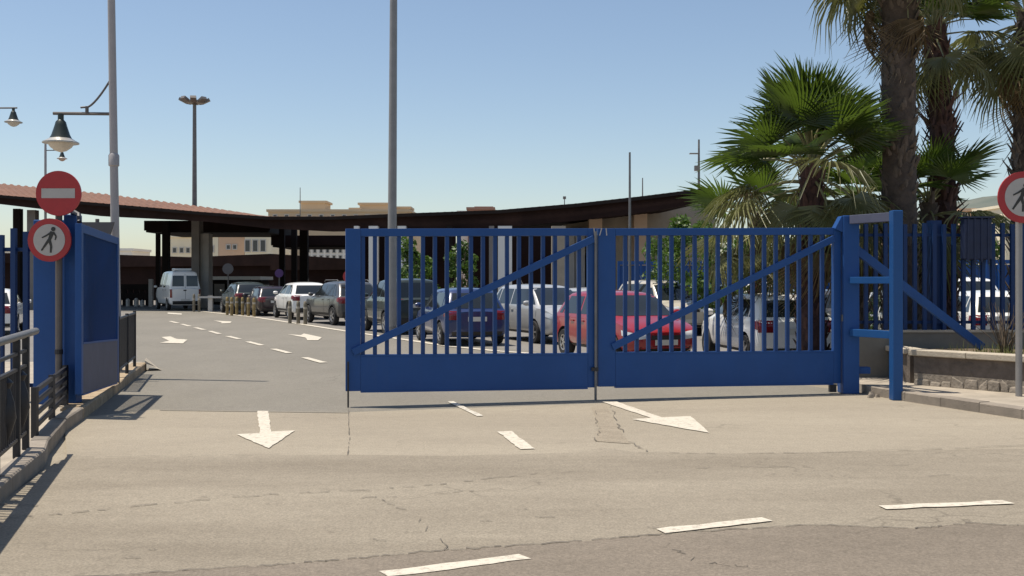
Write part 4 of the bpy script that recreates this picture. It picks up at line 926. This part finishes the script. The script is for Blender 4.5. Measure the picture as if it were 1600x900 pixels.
# ------------------------------------------------------------------ cars
def make_car(label, paint_m, loc, head, L=4.1, W=1.76, H=1.5, belt=.93, rb=None, rt=None, ft=.35, fb=1.1, hood=.78, zb=.22, wr=.31, axle=(None, None), trim_low=False, rails=False, van=False, name='parked_car', cat='car', box=0, spare=False, front_plate=True):
    w_ = W/2; x0, x1 = -L/2, L/2; rb = x0+.06 if rb is None else rb; rt = rb+.5 if rt is None else rt
    ax = (axle[0] if axle[0] is not None else x0+.72, axle[1] if axle[1] is not None else x1-.82)
    root = thing(name, label, cat, (loc[0], loc[1], 0), head, 'vehicles parked in the compound')
    # cage: stations of (x, half width factor, bottom z, belt z, top z, top half width factor)
    st = [(x0, .84, zb+.16, belt-.06, belt-.03, .72), (x0+.05, .95, zb+.05, belt-.02, belt+.0, .82), (rb+.05, .99, zb, belt, belt+.05, .86),
          (rb+(rt-rb)*.55, 1, zb, belt, belt+(H-belt)*.60, .80), (rt, 1, zb, belt, H-.05, .74), (rt+.25, 1, zb, belt, H-.01, .735), ((rt+ft)/2+.1, 1, zb, belt, H+.01, .735), (ft, 1, zb, belt-.01, H-.04, .72), (ft+(fb-ft)*.55, 1, zb, belt-.015, belt+(H-belt)*.50, .77),
          (fb, .99, zb, belt-.03, belt+.01, .84), (fb+(x1-fb)*.45, .97, zb, (belt+hood)/2-.02, (belt+hood)/2+.03, .80), (x1-.16, .90, zb+.02, hood-.04, hood-.01, .70), (x1, .74, zb+.14, hood-.16, hood-.12, .58)]
    vs = []; fs = []; ringn = 14
    for (x, wf, b_, bl_, tp, twf) in st:
        w0 = w_*wf; tw = w_*twf; mid = b_+(bl_-b_)*.55
        half = [(.80*w0, b_), (w0*.97, b_+.07), (w0, mid), (w0*.955, bl_), (tw, max(bl_+.004, tp-.045)), (tw*.72, tp)]
        ring_ = [(0, b_)]+half+[(0, tp+.02)]+[(-y, z) for y, z in half[::-1]]
        vs += [(x, y, z) for y, z in ring_]
    ns = len(st)
    for i in range(ns-1):
        for k in range(ringn): fs.append((i*ringn+k, i*ringn+(k+1) % ringn, (i+1)*ringn+(k+1) % ringn, (i+1)*ringn+k))
    for base, flip in ((0, True), ((ns-1)*ringn, False)):
        for k in range(6):
            q = (base+k, base+k+1, base+(13-k), base+((14-k) % 14)) if k else (base, base+1, base+13)
            fs.append(q)
        fs.append((base+6, base+7, base+8))
    # de-duplicate degenerate quads
    fs = [tuple(dict.fromkeys(f)) for f in fs]
    me = bpy.data.meshes.new('cage'); me.from_pydata(vs, [], fs)
    bm = bmesh.new(); bm.from_mesh(me); bmesh.ops.recalc_face_normals(bm, faces=bm.faces)
    cr = bm.edges.layers.float.new('crease_edge')
    for e in bm.edges:
        a, b = e.verts[0].index, e.verts[1].index
        if abs(a-b) == ringn and (a % ringn) in (4, 10): e[cr] = .75
        elif abs(a-b) == ringn and (a % ringn) in (5, 9): e[cr] = .35
        elif a//ringn == b//ringn and a//ringn in (4, 7): e[cr] = .35
        elif a//ringn == b//ringn and a//ringn in (0, ns-1): e[cr] = .45
    bm.to_mesh(me); bm.free(); me.materials.append(paint_m); me.materials.append(M['seam'])
    tmp = bpy.data.objects.new('cage', me); COL.objects.link(tmp)
    sd = tmp.modifiers.new('s', 'SUBSURF'); sd.levels = 2; sd.render_levels = 2
    cut = MB(); cut.m = 1
    for xx in ax:
        for sy in (-1, 1): cut.lathe([(.0001, -.16), (wr+.055, -.16), (wr+.055, .16), (.0001, .16)], (xx, sy*(w_-.10), wr+.01), 'y', 22)
    cme = bpy.data.meshes.new('cut'); cme.from_pydata(cut.v, [], cut.f); cme.materials.append(paint_m); cme.materials.append(M['seam'])
    cme.polygons.foreach_set('material_index', [1]*len(cme.polygons))
    bmc = bmesh.new(); bmc.from_mesh(cme); bmesh.ops.remove_doubles(bmc, verts=bmc.verts, dist=.001); bmesh.ops.recalc_face_normals(bmc, faces=bmc.faces); bmc.to_mesh(cme); bmc.free()
    co = bpy.data.objects.new('cut', cme); COL.objects.link(co)
    bo = tmp.modifiers.new('b', 'BOOLEAN'); bo.object = co; bo.operation = 'DIFFERENCE'; bo.solver = 'EXACT'
    dg = bpy.context.evaluated_depsgraph_get(); ev = tmp.evaluated_get(dg)
    bme = bpy.data.meshes.new_from_object(ev); bme.name = 'body'
    bpy.data.objects.remove(tmp); bpy.data.objects.remove(co)
    bme.polygons.foreach_set('use_smooth', [True]*len(bme.polygons))
    try: bme.set_sharp_from_angle(angle=R(38))
    except Exception: pass
    body = bpy.data.objects.new('body', bme); COL.objects.link(body); body.parent = root
    bvh = BVHTree.FromPolygons([v.co for v in bme.vertices], [tuple(p.vertices) for p in bme.polygons])
    def hit(u, v, ax_):
        if ax_ in ('y+', 'y-'):
            s_ = 1 if ax_ == 'y+' else -1; h = bvh.ray_cast(Vector((u, s_*3, v)), Vector((0, -s_, 0)))
        else:
            s_ = 1 if ax_ == 'x+' else -1; h = bvh.ray_cast(Vector((s_*6, u, v)), Vector((-s_, 0, 0)))
        return h
    def decal(nm, quad, ax_, m, off=.006, nu=6, nv=4, parent=body):
        mb = MB(); a, b, c_, d = [Vector(q) for q in quad]; idx = {}
        for j in range(nv+1):
            for i in range(nu+1):
                p = a.lerp(b, i/nu).lerp(d.lerp(c_, i/nu), j/nv); h = hit(p.x, p.y, ax_)
                if h[0] is not None:
                    idx[i, j] = len(mb.v); nrm = h[1]
                    mb.v.append(tuple(h[0]+nrm*off))
        for j in range(nv):
            for i in range(nu):
                ks = [(i, j), (i+1, j), (i+1, j+1), (i, j+1)]
                if all(k in idx for k in ks): mb.f.append(tuple(idx[k] for k in ks)); mb.mi.append(0)
        if mb.f: return link(nm, mb, m, parent, None, True)
    xf = lambda z: fb+(ft-fb)*(z-belt)/(H-belt); xr = lambda z: rb+(rt-rb)*(z-belt)/(H-belt)
    z0_, z1_ = belt+.055, H-.13; bp = (ft+rt)/2+.1
    for ax_ in ('y+', 'y-'):
        if van:
            panes = [(bp+.75, xf(z0_)-.18, bp+.78, xf(z1_)-.10), (bp-.35, bp+.35, bp-.33, bp+.33)]
        else:
            rq = xr(z1_)+.30
            panes = [(bp+.04, xf(z0_)-.14, bp+.02, xf(z1_)-.10), (max(bp-.92, xr(z0_)+.55), bp-.04, max(bp-.88, rq), bp-.05), (xr(z0_)+.28, max(bp-.92, xr(z0_)+.55)-.07, xr(z1_)+.22, max(bp-.88, rq)-.08)]
        for (a, b, c_, d) in panes:
            if b-a > .12: decal('side_window', [(a, z0_), (b, z0_), (d, z1_), (c_, z1_)], ax_, M['glass'])
        xs_ = [fb-.05, bp, max(bp-.98, ax[0]+.30)]
        for x in xs_: decal('door_gap', [(x, zb+.12), (x+.016, zb+.12), (x+.016, belt-.02), (x, belt-.02)], ax_, M['seam'], .003, 1, 8)
        decal('sill_trim', [(ax[0]+wr+.07, zb+.03), (ax[1]-wr-.07, zb+.03), (ax[1]-wr-.07, zb+(.2 if trim_low else .10)), (ax[0]+wr+.07, zb+(.2 if trim_low else .10))], ax_, M['trim'], .006, 8, 2)
        if trim_low:
            for xx in ax:
                mb = MB(); s_ = 1 if ax_ == 'y+' else -1
                n_ = 16
                for k in range(n_):
                    a0, a1 = math.pi*k/n_, math.pi*(k+1)/n_; r0_, r1_ = wr+.056, wr+.11
                    qs = []
                    for r_, a_ in ((r0_, a0), (r1_, a0), (r1_, a1), (r0_, a1)):
                        h = hit(xx+r_*math.cos(a_), wr+.01+r_*math.sin(a_), ax_)
                        y = h[0].y if h[0] is not None and abs(h[0].y) > w_*.8 else s_*w_*.97
                        qs.append((xx+r_*math.cos(a_), y+s_*.008, wr+.01+r_*math.sin(a_)))
                    mb.add(qs, [(0, 1, 2, 3)])
                link('arch_trim', mb, M['trim'], body)
        for x in (bp+.12, max(bp-.86, ax[0]+.42)):
            h = hit(x, belt-.10, ax_)
            if h[0] is not None:
                s_ = 1 if ax_ == 'y+' else -1; mb = MB(); mb.box(x, x+.17, h[0].y+(-.01), h[0].y+.025*1 if s_ > 0 else h[0].y+.01, belt-.115, belt-.085)
                if s_ < 0: mb = MB(); mb.box(x, x+.17, h[0].y-.025, h[0].y+.01, belt-.115, belt-.085)
                link('door_handle', mb, paint_m if not van else M['trim'], body)
        s_ = 1 if ax_ == 'y+' else -1
        mb = MB(); mb.lathe([(.001, -.10), (.05, -.095), (.075, -.03), (.075, .04), (.05, .095), (.001, .1)], (xf(z0_)-.30, s_*(w_+.09), belt+.10), 'y', 10)
        link('mirror', mb, paint_m, body, None, True)
    zt1 = H-.10
    ww0, ww1 = w_*.80, w_*.64
    decal('windscreen', [(-ww0, belt+.05), (ww0, belt+.05), (ww1, zt1), (-ww1, zt1)], 'x+', M['glass'], .006, 10, 6)
    if van:
        for s_ in (-1, 1):
            a, b = sorted((s_*.07, s_*(w_*.80))); decal('rear_window', [(a, belt+.12), (b, belt+.12), (b*.95 if s_ > 0 else b, H-.30), (a if s_ > 0 else a*.95, H-.30)], 'x-', M['glass'], .008, 6, 5)
        decal('door_gap', [(-.008, zb+.3), (.008, zb+.3), (.008, H-.2), (-.008, H-.2)], 'x-', M['seam'], .004, 1, 10)
        decal('door_handle', [(-.05, belt-.15), (.12, belt-.15), (.12, belt-.08), (-.05, belt-.08)], 'x-', M['trim'], .02, 2, 2)
    else:
        decal('rear_window', [(-w_*.78, belt+.06), (w_*.78, belt+.06), (w_*.64, H-.14), (-w_*.64, H-.14)], 'x-', M['glass'], .006, 10, 5)
    # lamps
    for s_ in (-1, 1):
        a, b = sorted((s_*w_*.60, s_*w_*.93))
        if van: a, b = sorted((s_*w_*.82, s_*w_*.95)); decal('tail_lamp', [(a, .75), (b, .75), (b, belt-.05), (a, belt-.05)], 'x-', M['tail'], .012, 3, 5)
        else:
            tl = decal('tail_lamp', [(a, belt-.24), (b, belt-.24), (b, belt+.0), (a, belt-.03)], 'x-', M['tail'], .012, 5, 4)
            decal('tail_lamp', [(x0+.03, belt-.20), (x0+.26, belt-.14), (x0+.24, belt-.02), (x0+.03, belt-.01)], 'y+' if s_ > 0 else 'y-', M['tail'], .010, 4, 4)
        a, b = sorted((s_*w_*.42, s_*w_*.80)); hz = hood-.16
        decal('head_lamp', [(a, hz-.10), (b, hz-.06), (b, hz+.08), (a, hz+.04)], 'x+', M['head'], .012, 5, 3)
        decal('head_lamp', [(x1-.38, hz-.02), (x1-.08, hz-.08), (x1-.08, hz+.04), (x1-.42, hz+.09)], 'y+' if s_ > 0 else 'y-', M['head'], .010, 4, 3)
    zp = belt-.22 if not van else .62
    decal('number_plate', [(-.26, zp-.06), (.26, zp-.06), (.26, zp+.06), (-.26, zp+.06)], 'x-', M['plate'], .012, 3, 2)
    decal('number_plate', [(-.26, zb+.19), (.26, zb+.19), (.26, zb+.30), (-.26, zb+.30)], 'x+', M['plate'], .014, 4, 2)
    decal('grille', [(-w_*.40, hood-.26), (w_*.40, hood-.26), (w_*.38, hood-.17), (-w_*.38, hood-.17)], 'x+', M['trim'], .008, 6, 2)
    decal('bumper_trim', [(-w_*.78, zb+.06), (w_*.78, zb+.06), (w_*.80, zb+(.26 if trim_low or van else .16)), (-w_*.80, zb+(.26 if trim_low or van else .16))], 'x-', M['trim'], .01, 8, 3)
    decal('bumper_trim', [(-w_*.62, zb+.05), (w_*.62, zb+.05), (w_*.66, zb+.16), (-w_*.66, zb+.16)], 'x+', M['trim'], .008, 8, 2)
    for xx in ax:
        for s_ in (-1, 1):
            mb = MB(); y = s_*(w_-.105); prof = [(wr*.62, -.10), (wr*.93, -.10), (wr, -.06), (wr, .06), (wr*.93, .10), (wr*.62, .10), (wr*.62, -.10)]
            mb.lathe(prof, (xx, y, wr+.0), 'y', 20); wh = link('wheel', mb, M['rubber'], root, None, True)
            mb = MB(); yo = y+s_*.085
            mb.lathe([(wr*.62, 0), (wr*.60, s_*.012), (wr*.54, 0), (wr*.54, -s_*.03)], (xx, yo, wr), 'y', 20)
            for k in range(5):
                a = k*2*math.pi/5; d = Vector((math.cos(a), 0, math.sin(a))); c_ = Vector((xx, yo, wr)); mb.bar(c_+d*.02, c_+d*wr*.57, .05, .02, up=(0, 1, 0))
            mb.lathe([(.0001, s_*.012), (.05, s_*.008), (.05, -.02*s_)], (xx, yo, wr), 'y', 10)
            link('rim', mb, M['rim'], wh)
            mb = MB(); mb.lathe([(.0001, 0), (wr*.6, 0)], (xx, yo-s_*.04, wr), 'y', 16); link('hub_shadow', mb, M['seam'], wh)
    if rails:
        for s_ in (-1, 1):
            mb = MB(); yy = s_*w_*.66; mb.tube([(rt+.15, yy, H-.02), (rt+.28, yy, H+.045), (ft-.25, yy, H+.045), (ft-.1, yy, H-.02)], .018, 6); link('roof_rail', mb, M['steel'], body, None, True)
    if van:
        mb = MB(); mb.box(rt+.5, rt+1.3, -.5, .5, H, H+.14); bevel(link('roof_unit', mb, paint_m, body), .04)
        mb = MB(); mb.box(rt+1.6, rt+1.9, -.15, .35, H, H+.12); bevel(link('roof_unit', mb, paint_m, body), .04)
    else:
        mb = MB(); mb.tube([(rt+.25, 0, H-.02), (rt+.05, 0, H+.16)], .008, 5); link('aerial', mb, M['trim'], body)
    return root
def at(px, py_ground): g = G(px, py_ground); return (g.x, g.y)
def hd(deg): return R(90+deg)          # heading measured from straight away from the camera, positive to the left
SUV = dict(L=4.4, W=1.87, H=1.67, belt=1.09, ft=.3, fb=1.1, hood=.96, zb=.27, wr=.36, rt=-1.62)
HAT = dict(L=4.05, W=1.75, H=1.48, belt=.93, ft=.35, fb=1.1, hood=.78)
make_car('white delivery van parked at the far end of the road, rear doors facing', M['p_white'], (P(277, 440, 62.5).x, 62.5), hd(29), L=4.9, W=1.85, H=2.35, belt=1.3, rb=-2.4, rt=-2.26, ft=1.0, fb=1.85, hood=1.08, zb=.3, wr=.34, van=True, name='delivery_van', cat='van', axle=(-1.6, 1.7))
make_car('dark green off-roader behind the yellow bollards, far left of the row', M['p_green'], at(381, 489), hd(27), **SUV)
make_car('dark plum hatchback beside the yellow bollards in the row', M['p_plum'], at(417, 492), hd(26), **HAT)
make_car('white off-roader with black wheel arches in the row left of the gate', M['p_white'], at(470, 497), hd(25), trim_low=True, **SUV)
make_car('grey off-roader partly hidden by the left stile of the gate', M['p_grey'], at(533, 505), hd(29), trim_low=True, rails=True, **dict(SUV, L=4.6, W=1.9, H=1.72))
make_car('dark boxy off-roader behind the first bars of the gate', M['p_green'], at(625, 518), hd(22), trim_low=True, **dict(SUV, H=1.8, L=4.2, rt=-1.8, belt=1.14, hood=1.05))
make_car('blue hatchback with red tail lamps behind the left gate leaf', M['p_blue'], at(715, 534), hd(18), **dict(HAT, H=1.53))
make_car('silver white people carrier nose out behind the left gate leaf', M['p_silver'], at(846, 531), hd(-157), **dict(HAT, H=1.62, L=4.3, belt=1.0, ft=.6, fb=1.5, hood=.95))
make_car('red hatchback nose out behind the middle of the gate', M['p_red'], at(972, 560), hd(-160), **dict(HAT, H=1.5))
make_car('white hatchback nearest the right gate leaf, red tail lamp showing', M['p_white'], at(1190, 562), hd(7), **dict(HAT, H=1.46))
make_car('white station wagon with dark windows behind the white hatchback', M['p_white'], at(1158, 523), hd(14), **dict(SUV, L=4.7, H=1.68))
make_car('small grey car right of the white station wagon', M['p_grey'], at(1252, 532), hd(10), **HAT)
make_car('pale beige small van behind the red hatchback', M['p_beige'], at(1030, 520), hd(-160), **dict(HAT, H=1.75, belt=1.05, ft=.6, fb=1.35, hood=1.0))
make_car('white saloon seen through the right bar fence', M['p_white'], at(1530, 546), hd(-7), **dict(HAT, L=4.4))
make_car('white van shaped car far behind the right bar fence', M['p_white'], at(1482, 515), hd(5), **dict(SUV, H=1.85))
make_car('white car at the left part of the right bar fence', M['p_white'], at(1392, 548), hd(0), **HAT)
make_car('grey hatchback deep in the lot between silver carrier and red car', M['p_silver'], at(905, 512), hd(20), **HAT)
make_car('white car parked beyond the left bar fence', M['p_white'], (-17.2, 34), hd(20), **HAT)

# ------------------------------------------------------------------ bollards, small posts
def bollard(px, py, m, h, label, group):
    g = G(px, py); t = thing('bollard', label, 'bollard', (g.x, g.y, 0), 0, group)
    mb = MB(); mb.lathe([(.075, 0), (.075, h*.86), (.068, h*.95), (.04, h), (.0001, h)], g, n=10); part('post', mb, M[m], t, True)
    mb = MB(); mb.lathe([(.079, h*.66), (.079, h*.76)], g, n=10); part('band', mb, M['coping'], t, True)
for wh_, (px, py) in zip(('leftmost', 'second from left', 'third from left', 'third from right', 'second from right', 'rightmost'), ((355, 492), (362, 493), (370, 492), (379, 493), (388, 494), (397, 495))): bollard(px, py, 'yellow', .92, wh_+' yellow bollard of the cluster beside the dark cars', 'yellow bollards by the dark cars')
for wh_, (px, py) in zip(('left', 'middle', 'right'), ((453, 505), (466, 506), (477, 507))): bollard(px, py, 'tan', .92, wh_+' tan bollard of three between the white and the grey off-roader', 'tan bollards by the off-roaders')
for wh_, (px, py) in zip(('left', 'right'), ((303, 487), (311, 487))): bollard(px, py, 'tan', 1.0, wh_+' tan bollard of the pair at the foot of the concrete column', 'bollards at the column')
br = thing('barrier', 'low white barrier rail beside the concrete column', 'barrier', (P(330, 470, 58).x, 58, 0))
for px in (329, 352):
    q = P(px, 462, 58); mb = MB(); mb.box(q.x-.12, q.x+.12, 57.9, 58.1, 0, q.z); part('post', mb, M['frame_white'], br)
a, b = P(312, 463, 58), P(352, 463, 58); mb = MB(); mb.box(a.x, b.x, 57.8, 57.88, a.z-.1, a.z); part('rail', mb, M['frame_white'], br)
def round_sign(px, py, Y, r, m, label):
    c = P(px, py, Y); t = thing('road_sign', label, 'sign', (c.x, Y, 0), 0, 'round signs deep in the compound'); mb = MB(); disc(mb, c, r, 0, .04, 24); part('disc', mb, M[m], t, True)
    mb = MB(); mb.tube([(c.x, Y+.08, 0), (c.x, Y+.08, c.z)], .04, 8); part('pole', mb, M['pole_dark'], t, True)
round_sign(356, 420, 60, .32, 'sign_back', 'grey back of a round sign right of the concrete column')
round_sign(436, 427, 58, .24, 'purple', 'small purple round sign against the dark building')
c = round_sign(546, 432, 40, .26, 'red', 'small round red sign behind the first gate bars')
# dark fence and gate posts beyond the road's end
ff = thing('dark_fence', 'dark railings and posts across the far end of the road', 'fence', (P(210, 450, 72).x, 72, 0))
for px in range(150, 236, 9):
    q = P(px, 446, 72); mb = MB(); mb.box(q.x-.14, q.x+.14, 71.9, 72.1, 0, q.z); part('post', mb, M['dark_steel'], ff)
for py in (444, 458):
    a, b = P(150, py, 72), P(236, py, 72); mb = MB(); mb.box(a.x, b.x, 71.75, 71.88, a.z-.4, a.z); part('rail', mb, M['dark_steel'], ff)
for wh_, px, py in (('left', 200, 466), ('middle', 213, 465), ('right', 222, 468)):
    q = P(px, py, 70); t = thing('bollard', wh_+' white post of three in front of the dark far railings', 'bollard', (q.x, 70, 0), 0, 'white posts at the road end'); mb = MB(); mb.lathe([(.14, 0), (.14, q.z-.1), (.0001, q.z)], (q.x, 70, 0), n=10); part('post', mb, M['frame_white'], t, True)
column(232, 238, 436, 69, 'concrete', root=ff, name='gate_pillar')
